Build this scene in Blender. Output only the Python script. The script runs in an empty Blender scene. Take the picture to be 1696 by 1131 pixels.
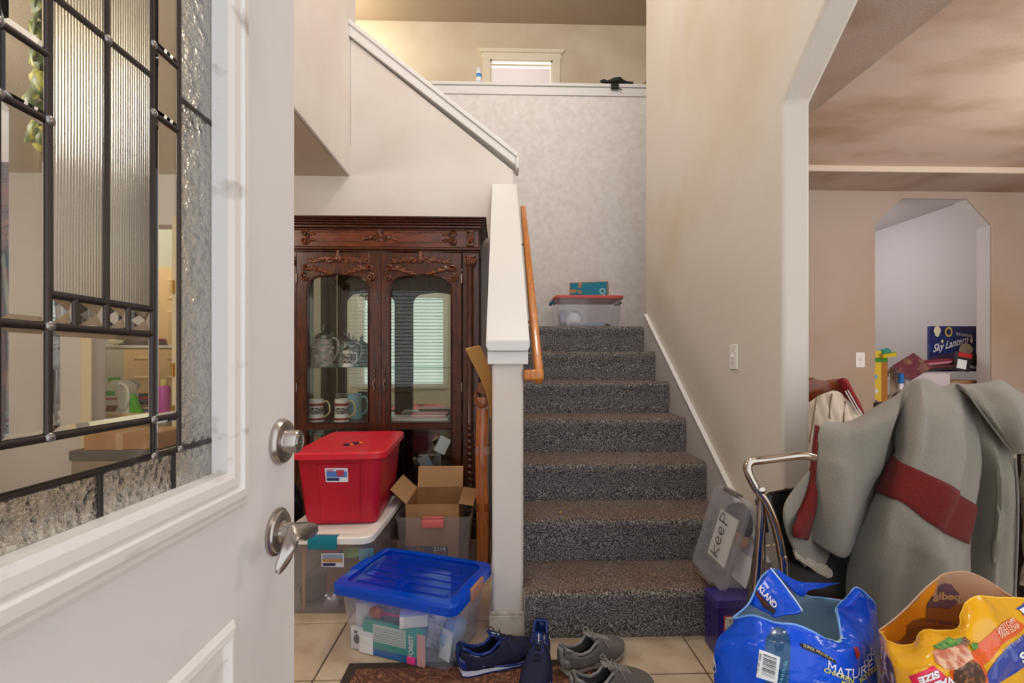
import bpy, bmesh, math, random
from mathutils import Vector, Matrix
from mathutils.bvhtree import BVHTree
from mathutils.geometry import tessellate_polygon
random.seed(7)
SC = bpy.context.scene
COL = SC.collection
PI = math.pi
# ---------------------------------------------------------------- camera
HC = 1.10                      # camera height above the tiled floor
YAW = math.atan(20/750)
CAM = Vector((0, 0, HC))
cd = bpy.data.cameras.new('camera'); cam = bpy.data.objects.new('camera', cd); COL.objects.link(cam)
cd.sensor_width = 36; cd.lens = 750/1696*36; cd.shift_y = 31.5/1696; cd.clip_start = 0.02
cam.location = CAM; cam.rotation_euler = (PI/2, 0, -YAW)
SC.camera = cam
# ---------------------------------------------------------------- world, lamps, added fill lights, exposure
w = bpy.data.worlds.new('overcast_sky'); SC.world = w; w.use_nodes = True
wn = w.node_tree.nodes['Background']; wn.inputs[0].default_value = (0.93, 0.96, 1.0, 1); wn.inputs[1].default_value = 1.5
def lamp(name, loc, energy, col, size=0.12):
    l = bpy.data.lights.new(name, 'POINT'); l.energy = energy; l.color = col; l.shadow_soft_size = size
    o = bpy.data.objects.new(name, l); COL.objects.link(o); o.location = loc; o['kind'] = 'helper'; return o
def area(name, loc, rot, energy, col, sx, sy):
    l = bpy.data.lights.new(name, 'AREA'); l.shape = 'RECTANGLE'; l.size = sx; l.size_y = sy; l.energy = energy; l.color = col
    o = bpy.data.objects.new(name, l); COL.objects.link(o); o.location = loc; o.rotation_euler = rot; return o
lamp('upstairs_hall_lamp', (-1.9, 4.9, 4.6), 34, (1, .89, .73), .15)
lamp('foyer_fill_light', (0.35, 1.9, 4.3), 84, (1, .97, .93), .25)  # added fill brightening the landing wall and stairwell, no fixture here
lamp('bedroom_fill_light', (0.15, 6.55, 3.7), 115, (.80, .86, 1), .2)  # added light, hidden below the ledge, to brighten the lavender wall
lamp('laundry_lamp', (-3.55, 3.75, 2.35), 11, (1, .86, .62), .15)
lamp('left_room_fill_light', (-2.3, 1.2, 2.15), 42, (1, .92, .80), .2)  # unseen fill that lifts the left room behind the door glass
lamp('dining_fill_light', (3.0, 1.6, 1.85), 34, (1, .94, .87), .2)  # added to brighten the dining ceiling and walls, not a real lamp
lamp('nook_fill_light', (2.9, 4.6, 2.1), 22, (.96, .96, 1), .2)  # unseen cool fill added beyond the clipped opening
SC.view_settings.view_transform = 'Standard'; SC.view_settings.look = 'None'
SC.view_settings.gamma = 1; SC.view_settings.use_curve_mapping = False
SC.view_settings.exposure = 0.0
SC.cycles.use_denoising = True
SC.cycles.max_bounces = 14; SC.cycles.transparent_max_bounces = 32; SC.cycles.transmission_bounces = 12
# ---------------------------------------------------------------- helpers
CA, SA = math.cos(YAW), math.sin(YAW)
def ray(px, py):
    u = (px-848)/750; v = (597-py)/750
    return Vector((u*CA+SA, CA-u*SA, v))
def P(px, py, Y):
    d = ray(px, py); return CAM + d*(Y/d.y)
def PX(px, py, X):
    d = ray(px, py); return CAM + d*(X/d.x)
def PZ(px, py, z=0.0):
    d = ray(px, py); return CAM + d*((z-HC)/d.z)
def lin(c):
    c = c/255; return c/12.92 if c <= .04045 else ((c+.055)/1.055)**2.4
def L3(c): return (lin(c[0]), lin(c[1]), lin(c[2]), 1)

MATS = {}
def mat(name, rgb, rough=.5, metal=0, bump=None, var=None, alpha=1, trans=0, spec=.5, coat=0, sheen=0, ior=1.45, stretch=None, emit=None):
    if name in MATS: return MATS[name]
    m = bpy.data.materials.new(name); m.use_nodes = True; MATS[name] = m
    nt = m.node_tree; b = nt.nodes['Principled BSDF']; I = b.inputs
    I['Base Color'].default_value = L3(rgb); I['Roughness'].default_value = rough; I['Metallic'].default_value = metal
    I['Alpha'].default_value = alpha; I['Transmission Weight'].default_value = trans; I['IOR'].default_value = ior
    I['Specular IOR Level'].default_value = spec; I['Coat Weight'].default_value = coat; I['Sheen Weight'].default_value = sheen
    if emit: I['Emission Color'].default_value = L3(rgb); I['Emission Strength'].default_value = emit
    tc = None
    if bump or var:
        tc = nt.nodes.new('ShaderNodeTexCoord').outputs['Object']
        if stretch:
            mp = nt.nodes.new('ShaderNodeMapping'); mp.inputs['Scale'].default_value = stretch
            nt.links.new(tc, mp.inputs[0]); tc = mp.outputs[0]
    if var:                      # var = (scale, rgb2, low, high[, detail])
        n = nt.nodes.new('ShaderNodeTexNoise'); n.inputs['Scale'].default_value = var[0]; n.inputs['Detail'].default_value = var[4] if len(var) > 4 else 5
        nt.links.new(tc, n.inputs['Vector'])
        r = nt.nodes.new('ShaderNodeMapRange'); r.inputs[1].default_value = var[2]; r.inputs[2].default_value = var[3]
        nt.links.new(n.outputs[0], r.inputs[0])
        x = nt.nodes.new('ShaderNodeMix'); x.data_type = 'RGBA'; x.inputs[6].default_value = L3(rgb); x.inputs[7].default_value = L3(var[1])
        nt.links.new(r.outputs[0], x.inputs[0]); nt.links.new(x.outputs[2], I['Base Color'])
    if bump:                     # bump = (scale, strength, distance)
        n = nt.nodes.new('ShaderNodeTexNoise'); n.inputs['Scale'].default_value = bump[0]; n.inputs['Detail'].default_value = 4
        nt.links.new(tc, n.inputs['Vector'])
        bp = nt.nodes.new('ShaderNodeBump'); bp.inputs['Strength'].default_value = bump[1]; bp.inputs['Distance'].default_value = bump[2] if len(bump) > 2 else .01
        nt.links.new(n.outputs[0], bp.inputs['Height']); nt.links.new(bp.outputs[0], I['Normal'])
    return m
def clear_glass(name, tint=(255,255,255), ior=1.45, rough=0.0, base=0.0, milk=None):
    """thin clear sheet: transparent, with a Fresnel reflection and (milk) a little diffuse haze"""
    if name in MATS: return MATS[name]
    m = bpy.data.materials.new(name); m.use_nodes = True; MATS[name] = m
    nt = m.node_tree; nt.nodes.clear(); N = nt.nodes.new
    out = N('ShaderNodeOutputMaterial'); t = N('ShaderNodeBsdfTransparent'); g = N('ShaderNodeBsdfGlossy'); f = N('ShaderNodeFresnel'); mx = N('ShaderNodeMixShader')
    t.inputs[0].default_value = L3(tint); g.inputs[0].default_value = (1,1,1,1); g.inputs['Roughness'].default_value = rough; f.inputs[0].default_value = ior
    ge = N('ShaderNodeNewGeometry'); im = N('ShaderNodeMix'); im.inputs[2].default_value = ior; im.inputs[3].default_value = 1/ior      # same reflection on both sides of the sheet
    nt.links.new(ge.outputs['Backfacing'], im.inputs[0]); nt.links.new(im.outputs[0], f.inputs[0])
    nt.links.new(f.outputs[0], mx.inputs[0])
    src = t.outputs[0]
    if milk:
        d = N('ShaderNodeBsdfDiffuse'); d.inputs[0].default_value = L3(milk[0]); tr = N('ShaderNodeBsdfTranslucent'); tr.inputs[0].default_value = L3(milk[0])
        m1 = N('ShaderNodeMixShader'); m1.inputs[0].default_value = .5; nt.links.new(d.outputs[0], m1.inputs[1]); nt.links.new(tr.outputs[0], m1.inputs[2])
        m2 = N('ShaderNodeMixShader'); m2.inputs[0].default_value = milk[1]; nt.links.new(t.outputs[0], m2.inputs[1]); nt.links.new(m1.outputs[0], m2.inputs[2]); src = m2.outputs[0]
    nt.links.new(src, mx.inputs[1]); nt.links.new(g.outputs[0], mx.inputs[2]); nt.links.new(mx.outputs[0], out.inputs[0])
    return m

def add_translucent(m, rgb, fac):
    """thin plastic film: let part of the light through, diffused"""
    nt = m.node_tree; b = nt.nodes['Principled BSDF']; o = nt.nodes['Material Output']
    t = nt.nodes.new('ShaderNodeBsdfTranslucent'); t.inputs[0].default_value = L3(rgb); x = nt.nodes.new('ShaderNodeMixShader'); x.inputs[0].default_value = fac
    nt.links.new(b.outputs[0], x.inputs[1]); nt.links.new(t.outputs[0], x.inputs[2]); nt.links.new(x.outputs[0], o.inputs[0])
class MB:
    """collects primitives into one mesh"""
    def __init__(s, M=None): s.v = []; s.f = []; s.m = []; s.M = M or Matrix.Identity(4); s.mi = 0
    def add(s, vs, fs, M=None):
        o = len(s.v); T = s.M @ M if M else s.M
        s.v += [T @ Vector(p) for p in vs]; s.f += [[i+o for i in f] for f in fs]; s.m += [s.mi]*len(fs); return s
    def bm(s, bm, M=None):
        bm.verts.index_update(); s.add([v.co.copy() for v in bm.verts], [[v.index for v in f.verts] for f in bm.faces], M); bm.free(); return s
    def box(s, x0, x1, y0, y1, z0, z1, bev=0, seg=2, M=None):
        if bev:
            b = bmesh.new(); bmesh.ops.create_cube(b, size=1)
            for v in b.verts: v.co = Vector(((x0+x1)/2+v.co.x*(x1-x0), (y0+y1)/2+v.co.y*(y1-y0), (z0+z1)/2+v.co.z*(z1-z0)))
            bmesh.ops.bevel(b, geom=b.edges[:], offset=bev, segments=seg, affect='EDGES', profile=.5)
            return s.bm(b, M)
        return s.add([(x0,y0,z0),(x1,y0,z0),(x1,y1,z0),(x0,y1,z0),(x0,y0,z1),(x1,y0,z1),(x1,y1,z1),(x0,y1,z1)],
                     [(0,3,2,1),(4,5,6,7),(0,1,5,4),(1,2,6,5),(2,3,7,6),(3,0,4,7)], M)
    def prism(s, poly, a, b, axis='y', bev=0, M=None):
        """polygon in the other two axes extruded from a to b along axis"""
        def pt(p, t): return {'x': (t,p[0],p[1]), 'y': (p[0],t,p[1]), 'z': (p[0],p[1],t)}[axis]
        n = len(poly); bmm = bmesh.new()
        A = [bmm.verts.new(pt(p,a)) for p in poly]; B = [bmm.verts.new(pt(p,b)) for p in poly]
        bmm.faces.new(A); bmm.faces.new(B[::-1])
        for i in range(n): bmm.faces.new((A[i], B[i], B[(i+1)%n], A[(i+1)%n]))
        bmesh.ops.recalc_face_normals(bmm, faces=bmm.faces[:])
        if bev: bmesh.ops.bevel(bmm, geom=bmm.edges[:], offset=bev, segments=2, affect='EDGES', profile=.5)
        bmesh.ops.triangulate(bmm, faces=[f for f in bmm.faces if len(f.verts) > 4])
        return s.bm(bmm, M)
    def loft(s, rings, cap0=True, cap1=True, closed=True, M=None):
        vs = [p for r in rings for p in r]; n = len(rings[0]); fs = []
        for k in range(len(rings)-1):
            for i in range(n if closed else n-1):
                j = (i+1) % n; fs.append((k*n+i, k*n+j, (k+1)*n+j, (k+1)*n+i))
        if cap0: fs.append(tuple(range(n))[::-1])
        if cap1: fs.append(tuple((len(rings)-1)*n+i for i in range(n)))
        return s.add(vs, fs, M)
    def lathe(s, prof, seg=20, M=None, cap0=True, cap1=True):
        return s.loft([[(r*math.cos(2*PI*i/seg), r*math.sin(2*PI*i/seg), z) for i in range(seg)] for r, z in prof], cap0, cap1, True, M)
    def tube(s, pts, r, seg=8, caps=True, closed=False, flat=1.0):
        pts = [Vector(p) for p in pts]; n = len(pts); rings = []; up = None
        for i, p in enumerate(pts):
            if closed: t = pts[(i+1)%n]-pts[i-1]
            else: t = pts[min(i+1,n-1)]-pts[max(i-1,0)]
            t = t.normalized() if t.length > 1e-9 else Vector((0,0,1))
            if up is None:
                up = Vector((0,0,1)) if abs(t.z) < .9 else Vector((1,0,0))
            a = t.cross(up); a = a.normalized() if a.length > 1e-6 else Vector((1,0,0)); up = a.cross(t).normalized()
            rr = r[i] if isinstance(r, (list,tuple)) else r
            rings.append([p + a*(rr*math.cos(2*PI*k/seg)) + up*(rr*flat*math.sin(2*PI*k/seg)) for k in range(seg)])
        if closed: rings.append(rings[0]); caps = False
        return s.loft(rings, caps, caps)
    def ball(s, c, rx, ry=None, rz=None, seg=12, rings=8, M=None):
        ry = ry or rx; rz = rz or rx; vs = []; fs = []
        rr = [[(c[0]+rx*math.sin(PI*k/rings)*math.cos(2*PI*i/seg), c[1]+ry*math.sin(PI*k/rings)*math.sin(2*PI*i/seg), c[2]-rz*math.cos(PI*k/rings)) for i in range(seg)] for k in range(1, rings)]
        return s.loft(rr, True, True, True, M)
    def grid(s, G, M=None):
        r = len(G); c = len(G[0]); return s.add([p for row in G for p in row], [(i*c+j, i*c+j+1, (i+1)*c+j+1, (i+1)*c+j) for i in range(r-1) for j in range(c-1)], M)

def wm(o):
    m = o.matrix_basis.copy()
    if o.parent: m = wm(o.parent) @ o.matrix_parent_inverse @ m
    return m
def obj(name, mb, m, parent=None, local=False, smooth=None, solid=0, bevel=0, off=0):
    me = bpy.data.meshes.new(name); me.from_pydata([tuple(v) for v in mb.v], [], mb.f); me.validate()
    b = bmesh.new(); b.from_mesh(me); bmesh.ops.recalc_face_normals(b, faces=b.faces[:]) if not solid else None; b.to_mesh(me); b.free()
    for x in (m if isinstance(m, (list,tuple)) else [m]): me.materials.append(x)
    if any(mb.m) and len(mb.m) == len(me.polygons):
        me.polygons.foreach_set('material_index', mb.m)
    if smooth:
        me.polygons.foreach_set('use_smooth', [True]*len(me.polygons)); me.set_sharp_from_angle(angle=math.radians(smooth))
    me.update()
    o = bpy.data.objects.new(name, me); COL.objects.link(o)
    if parent:
        o.parent = parent
        if not local: o.matrix_parent_inverse = wm(parent).inverted()
    if solid:
        k = o.modifiers.new('thickness', 'SOLIDIFY'); k.thickness = solid; k.offset = off
    if bevel:
        k = o.modifiers.new('round', 'BEVEL'); k.width = bevel; k.segments = 3; k.limit_method = 'ANGLE'; k.angle_limit = math.radians(35)
    return o
def thing(name, label, cat, loc=(0,0,0), rz=0, group=None, rot=None):
    o = bpy.data.objects.new(name, None); COL.objects.link(o); o.empty_display_size = .05
    o.location = loc; o.rotation_euler = rot if rot else (0,0,rz); o['label'] = label; o['category'] = cat
    if group: o['group'] = group
    return o
def tag(o, label, cat, group=None, kind=None):
    o['label'] = label; o['category'] = cat
    if group: o['group'] = group
    if kind: o['kind'] = kind
    return o
def struct(name, mb, m, **k):
    o = obj(name, mb, m, **k); o['kind'] = 'structure'; return o
def dup(root, loc, rz=None, label=None):
    r = root.copy(); COL.objects.link(r); r.location = loc
    if rz is not None: r.rotation_euler = (0,0,rz)
    if label: r['label'] = label
    for ch in list(root.children):
        c = ch.copy(); COL.objects.link(c); c.parent = r
        for g in ch.children:
            d = g.copy(); COL.objects.link(d); d.parent = c
    return r
def cr(p0, p1, p2, p3, t):
    return .5*((2*p1)+(p2-p0)*t+(2*p0-5*p1+4*p2-p3)*t*t+(3*p1-p0-3*p2+p3)*t**3)
def spline(pts, n, closed=False):
    pts = [Vector(p) for p in pts]; m = len(pts); out = []
    segs = m if closed else m-1
    for i in range(segs):
        g = (lambda k: pts[k % m]) if closed else (lambda k: pts[min(max(k,0),m-1)])
        for j in range(n): out.append(cr(g(i-1), g(i), g(i+1), g(i+2), j/n))
    if not closed: out.append(pts[-1])
    return out
def patch(ctrl, nu=6, nv=6, closed=False):
    """control rows of world points -> fine grid (Catmull-Rom both ways)"""
    rows = [spline(r, nu, closed) for r in ctrl]
    cols = [spline([r[j] for r in rows], nv) for j in range(len(rows[0]))]
    G = [[cols[j][i] for j in range(len(cols))] for i in range(len(cols[0]))]
    if closed: G = [row+[row[0]] for row in G]
    return G
from mathutils import noise as NZ
def wrinkle(G, amp, freq, seed=0, axis=None):
    """push a grid of points along its normals with smooth noise"""
    r = len(G); c = len(G[0]); out = []
    for i in range(r):
        row = []
        for j in range(c):
            a = G[min(i+1,r-1)][j]-G[max(i-1,0)][j]; b = G[i][min(j+1,c-1)]-G[i][max(j-1,0)]
            n = b.cross(a); n = n.normalized() if n.length > 1e-9 else Vector((0,-1,0))
            q = Vector(G[i][j])*freq + Vector((seed, seed*1.7, 0))
            row.append(G[i][j] + n*(amp*(NZ.noise(q)+.5*NZ.noise(q*2.1))))
        out.append(row)
    return out
def bvh_of(objs):
    V = []; F = []
    for o in objs:
        M = wm(o); k = len(V); V += [M @ v.co for v in o.data.vertices]; F += [[i+k for i in p.vertices] for p in o.data.polygons]
    return BVHTree.FromPolygons(V, F)
def subdiv2(vs, fs, L):
    b = bmesh.new(); V = [b.verts.new((p[0],p[1],0)) for p in vs]
    for f in fs:
        try: b.faces.new([V[i] for i in f])
        except ValueError: pass
    bmesh.ops.triangulate(b, faces=b.faces[:])
    for _ in range(5):
        e = [x for x in b.edges if x.calc_length() > L]
        if not e: break
        bmesh.ops.subdivide_edges(b, edges=e, cuts=1); bmesh.ops.triangulate(b, faces=b.faces[:])
    b.verts.index_update()
    r = [(v.co.x, v.co.y) for v in b.verts], [[v.index for v in f.verts] for f in b.faces]; b.free(); return r
def decal(name, vs, fs, bvh, m, parent, off=.001, L=8, label=None):
    """lay flat print (polygon or lettering, given by where the photo shows it) on a real surface"""
    vs, fs = subdiv2(vs, fs, L); pts = []
    for p in vs:
        d = ray(*p).normalized(); h = bvh.ray_cast(CAM, d)
        if h[0] is None: pts.append(None)
        else:
            n = h[1] if h[1].dot(d) < 0 else -h[1]; pts.append(h[0] + n*off)
    idx = {}; V = []; F = []
    for f in fs:
        if any(pts[i] is None for i in f): continue
        q = [pts[i] for i in f]
        if max((q[0]-q[1]).length, (q[1]-q[2]).length, (q[2]-q[0]).length) > .08: continue
        for i in f:
            if i not in idx: idx[i] = len(V); V.append(pts[i])
        F.append([idx[i] for i in f])
    if not F: print('DECAL MISSED', name); return None
    mb = MB(); mb.add(V, F); o = obj(name, mb, m, parent)
    if label: o['label'] = label
    return o
def pdecal(name, poly, bvh, m, parent, **k): return decal(name, poly, [list(range(len(poly)))], bvh, m, parent, **k)
def text2d(s, bold=0.0, shear=0.0):
    cu = bpy.data.curves.new('lettering', 'FONT'); cu.body = s; cu.size = 1; cu.offset = bold; cu.shear = shear; cu.resolution_u = 3
    o = bpy.data.objects.new('lettering', cu); COL.objects.link(o)
    dg = bpy.context.evaluated_depsgraph_get(); me = o.evaluated_get(dg).to_mesh()
    vs = [(v.co.x, v.co.y) for v in me.vertices]; fs = [list(p.vertices) for p in me.polygons]
    o.evaluated_get(dg).to_mesh_clear(); bpy.data.objects.remove(o); bpy.data.curves.remove(cu)
    return vs, fs
def tdecal(name, s, o, ex, up, bvh, m, parent, bold=0.0, shear=0, bend=0, **k):
    """text with baseline origin o, ex = end of the baseline (px), up = vector (px) of the letter height"""
    vs, fs = text2d(s, bold, shear); W = max(v[0] for v in vs); H = .72
    out = []
    for x, y in vs:
        t = x/W; b = bend*4*t*(1-t); out.append((o[0]+(ex[0]-o[0])*t+up[0]*y/H, o[1]+(ex[1]-o[1])*t+up[1]*y/H-b))
    return decal(name, out, fs, bvh, m, parent, **k)
def text_flat(s, o, ex, up, bold=0.0, shear=0.0):
    """text as vertices on a plane in space: origin o, ex = full baseline vector, up = cap height vector"""
    vs, fs = text2d(s, bold, shear); W = max(v[0] for v in vs); o = Vector(o); ex = Vector(ex); up = Vector(up)
    return [o+ex*(x/W)+up*(y/.72) for x, y in vs], fs
def rring(w, d, r, z, n=4, cx=0, cy=0):
    out = []
    for qx, qy, a0 in ((1,-1,-PI/2),(1,1,0),(-1,1,PI/2),(-1,-1,PI)):
        for k in range(n+1):
            a = a0+PI/2*k/n; out.append((cx+qx*(w/2-r)+r*math.cos(a), cy+qy*(d/2-r)+r*math.sin(a), z))
    return out
# ================================================================= SETTING
WALL = mat('painted_wall', (221,213,206), .62, bump=(140,.22,.004), var=(1.6,(212,199,187),.42,.75))
WALLR = mat('painted_wall_stained', (217,208,196), .6, bump=(140,.25,.004), var=(1.1,(204,184,154),.46,.8))
WALLD = mat('painted_wall_brown', (184,166,151), .65, bump=(150,.25,.004), var=(1.1,(174,148,124),.42,.75))
WALLK = mat('painted_wall_grey', (200,192,190), .65, bump=(150,.25,.004))
WPAPER = mat('mottled_wallpaper', (230,225,222), .7, bump=(90,.2,.004), var=(19,(216,209,204),.34,.70,10))
WUP = mat('painted_wall_cream', (228,215,190), .62, bump=(140,.2,.004), var=(1.2,(205,184,152),.45,.75))
WLAV = mat('painted_wall_lavender', (200,202,226), .65)
CEILG = mat('ceiling_upper', (176,158,136), .75, bump=(120,.3,.004))
CEIL = mat('ceiling_left', (205,190,166), .75, bump=(120,.3,.004))
TRAYM = mat('ceiling_stained', (218,196,180), .7, bump=(110,.3,.004), var=(1.9,(186,158,134),.44,.68,7), stretch=(1,2.2,1))
SOFF = mat('ceiling_soffit', (186,166,152), .75, bump=(110,.5,.005), var=(2.5,(160,134,116),.45,.7))
TRIM = mat('white_trim_paint', (224,222,218), .38)
JAMB = mat('white_jamb_paint', (226,222,216), .5, bump=(150,.2,.004))
GROUT = mat('dark_grout', (92,74,58), .9)
TILE = mat('beige_ceramic_tile', (198,178,152), .42, bump=(30,.1,.003), var=(9,(174,150,122),.42,.72,8))

CE = 2.39; TOP = 5.16
H = .1933; T = .2557; D1 = 1.77           # stair rise, going, first nosing
XR = 1.08; YJ = 1.703; XJ = 1.19          # right wall face, near jamb, far side of that wall
YS = 3.20                                 # sloped front wall of the upper flight
YB = 4.30; YU = 5.45; YF = 3.37           # landing back wall, upstairs wall, dining far wall
# floor: dark grout bed with one object per tile
m = MB(); m.box(-4.1, 5.2, -.6, 7.2, -.08, -.004); floor = struct('floor', m, GROUT)
BCP = mat('beige_room_carpet', (168,150,130), .95, bump=(180,.6,.006), var=(90,(150,132,112),.42,.6))
m = MB(); m.box(2.605, 5.2, -.6, 3.36, -.0039, .004, bev=.002); m.box(-4.1, -2.46, -.6, 3.19, -.0039, .004, bev=.002); m.box(-4.1, 5.2, 3.49, 7.2, -.0039, .004) ; struct('floor_carpet', m, BCP)
gx = PZ(522,1120).x; gy = PZ(848,1120).y; TP = .3435
tm = None
for i in range(-5, 12):
    for j in range(-4, 6):
        x0 = gx+i*TP; y0 = gy+j*TP
        if x0 < -2.3 or x0+TP > 2.605 or (x0 > -.1 and x0+TP < 1.2 and y0 > 1.7): continue
        if tm is None:
            m = MB(); m.box(.003, TP-.003, .003, TP-.003, -.012, 0, bev=.0025, seg=1); o = obj('tile', m, TILE, floor, local=True); tm = o
        else:
            o = tm.copy(); COL.objects.link(o)
        o.location = (x0, y0, random.uniform(-.0006, .0006))
# right wall of the stairs, cut off on the near side by the chamfered arch
poly = [(YJ,0),(3.33,0),(3.33,TOP),(-.6,TOP),(-.6,2.38),(1.36,2.38),(YJ,2.085)]
m = MB(); m.prism(poly, XR, XJ, 'x'); wall_right = struct('wall_right', m, WALLR, bevel=.016, smooth=40)
m = MB(); m.box(XR-.012, XR, YJ+.02, 1.79, 0, .09); m.box(XJ, XJ+.012, YJ+.02, 3.35, 0, .09); struct('baseboard_right', m, TRIM)
# frontal wall under the upper flight, running on to the left behind the cabinet; doorway at the far left
a = P(850,283,YS); b_ = P(582.6,63,YS)
dxl, dxr = P(175,640,YS+.12).x, P(289,640,YS).x
m = MB()
m.prism([(dxr,0),(.097,0),(.097,a.z),(-1.05,b_.z),(-1.05,2.6),(dxr,2.6)], YS, YS+.12, 'y')
m.box(-4, dxl, YS, YS+.12, 0, 2.6); m.box(dxl, dxr, YS, YS+.12, 2.04, 2.6)
struct('wall_back', m, WALL, bevel=.008, smooth=40)
# rake trim and cap on the sloped wall
m = MB(); p0 = P(580.8,36,YS); p1 = P(853,252,YS); q0 = P(582.6,64,YS); q1 = P(849.6,272,YS)
xl = -1.05
def zl(p, q, x): return p.z+(q.z-p.z)*(x-p.x)/(q.x-p.x)
A0 = zl(p0,p1,xl); A1 = zl(p0,p1,.115); B0 = zl(q0,q1,xl); B1 = zl(q0,q1,.112)
m.prism([(xl,B0),(.112,B1),(.112,A1-.035),(xl,A0-.035)], YS-.022, YS+.142, 'y')
m.prism([(xl,A0-.036),(.125,A1-.036-.008),(.125,A1-.008),(xl,A0)], YS-.032, YS+.152, 'y')
struct('trim_rake', m, TRIM, bevel=.004)
m = MB(); m.box(.112, .135, YS-.045, YS+.1, B1-.03, B1+.05, bev=.008); struct('trim_rake_end', m, TRIM, smooth=40)
# left bulkhead (upper floor edge) and the lower ceiling beneath it
m = MB(); m.box(-1.07, -1.05, -.6, 3.335, CE, TOP); struct('wall_left_upper', m, WALL, bevel=.012, smooth=40)
m = MB(); m.box(-4, -1.0705, -.6, YS, CE, CE+.06); struct('ceiling_left', m, CEIL)
m = MB(); m.box(-4.1, -4, -.6, 7.2, 0, 2.6); struct('wall_left', m, WALL)
# landing back wall with its cap
zc = P(894,139.5,YB).z
m = MB(); m.box(-3, 2.3, YB, YB+.12, 1.1, zc-.03); struct('wall_landing', m, WPAPER)
m = MB(); m.box(-3, 2.3, YB-.03, YB+.15, zc-.03, zc, bev=.004); m.box(-3, 2.3, YB-.014, YB-.0005, zc-.108, zc-.031, bev=.003); struct('trim_landing_cap', m, TRIM)
m = MB(); m.box(2.3, 2.4, 3.48, 7.2, 0, TOP); struct('wall_landing_right', m, WALL)
m = MB(); m.box(XJ, 2.3, 3.37, 3.48, CE, TOP); struct('wall_landing_front', m, WALL)
# upstairs hall
m = MB(); m.box(-3, 2.3, YB+.12, 7.2, 2.55, 2.70); struct('floor_upper', m, mat('upper_carpet', (150,138,124), .95))
ux0, ux1 = P(812,110,YU).x, P(915,110,YU).x; uz = P(860,100,YU).z
m = MB(); m.box(-3, ux0, YU, YU+.12, 2.7, TOP); m.box(ux1, 2.3, YU, YU+.12, 2.7, TOP); m.box(ux0, ux1, YU, YU+.12, uz, TOP); struct('wall_upstairs', m, WUP)
m = MB()
for xa, xb in ((ux0-.09, ux0), (ux1, ux1+.09)): m.box(xa, xb, YU-.02, YU, 2.7, uz, bev=.003)
m.box(ux0-.1, ux1+.1, YU-.024, YU, uz, uz+.075, bev=.003)
m.prism([(ux0-.115,uz+.075),(ux1+.115,uz+.075),(ux1+.15,uz+.115),(ux0-.15,uz+.115)], YU-.045, YU, 'y')
for xa, xb in ((ux0, ux0+.018), (ux1-.018, ux1)): m.box(xa, xb, YU, YU+.12, 2.7, uz)
m.box(ux0, ux1, YU, YU+.12, uz-.018, uz); m.box(ux0+.018, ux1-.018, YU+.06, YU+.075, uz-.035, uz-.018)
struct('trim_upstairs_doorway', m, mat('cream_trim', (240,230,205), .4))
m = MB(); m.box(-3, 2.3, 7.1, 7.2, 2.7, TOP); m.box(-1.4, -1.3, YU+.12, 7.1, 2.7, TOP); struct('wall_bedroom', m, WLAV)
m = MB(); m.box(-1.3, 2.3, YU+.121, YU+.135, uz, TOP); struct('trim_bedroom_header', m, WLAV)
m = MB(); m.box(-3.1, -3, 3.3, 7.2, 2.6, TOP); struct('wall_left_upstairs', m, WUP)
m = MB(); m.box(-3.1, 2.4, -.6, 7.2, TOP, TOP+.08); struct('ceiling', m, CEILG)
# dining room: far wall with the clipped-corner opening, tray ceiling, grey side wall of the nook beyond
ox0 = P(1450,450,YF).x; ox1 = P(1643,450,YF).x; XK = 3.80
zt = P(1548,329,YF).z; zs = P(1450,371,YF).z; xa = P(1495,329,YF).x; xb = P(1603,330,YF).x
m = MB(); m.prism([(XJ,0),(ox0,0),(ox0,zs),(xa,zt),(xb,zt),(ox1,zs),(ox1,0),(5,0),(5,CE+.16),(XJ,CE+.16)], YF, YF+.11, 'y')
struct('wall_dining', m, WALLD, bevel=.006, smooth=40)
ins = .0015
oc = [(ox0+ins,0),(ox0+ins,zs-.001),(xa+.0006,zt-ins),(xb-.0006,zt-ins),(ox1-ins,zs-.001),(ox1-ins,0)]
m = MB(); m.loft([[(x,y,z) for x,z in oc] for y in (YF+.012, YF+.1095)], False, False, closed=False); struct('trim_dining_opening', m, WALLK)
m = MB(); XK = 4.05; m.box(XK, XK+.1, YF+.11, 7.2, 0, 2.49); struct('wall_nook', m, WALLK)
m = MB(); m.box(2.4, XK, 6.4, 6.5, 0, 2.49); struct('wall_nook_back', m, WALLK)
m = MB(); m.box(2.4, 4.15, YF+.111, 7.2, 2.491, 2.54); struct('ceiling_nook', m, WALLK)
m = MB(); m.box(5, 5.1, -.6, 3.48, 0, 2.6); struct('wall_dining_right', m, WALLD)
sx = P(1342,180, 2.33).x; sy = 3.02
m = MB(); m.box(XJ, sx, -.6, YF, CE, CE+.12); m.box(sx, 5, sy, YF, CE, CE+.12); struct('ceiling_dining_soffit', m, SOFF)
m = MB(); m.box(sx, 5, -.6, sy, CE+.035, CE+.12); struct('ceiling_dining', m, TRAYM)
m = MB(); m.box(sx-.002, 5, sy-.012, sy+.003, CE-.006, CE+.034, bev=.003); struct('trim_tray', m, mat('tray_edge', (226,208,188), .6))
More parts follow.
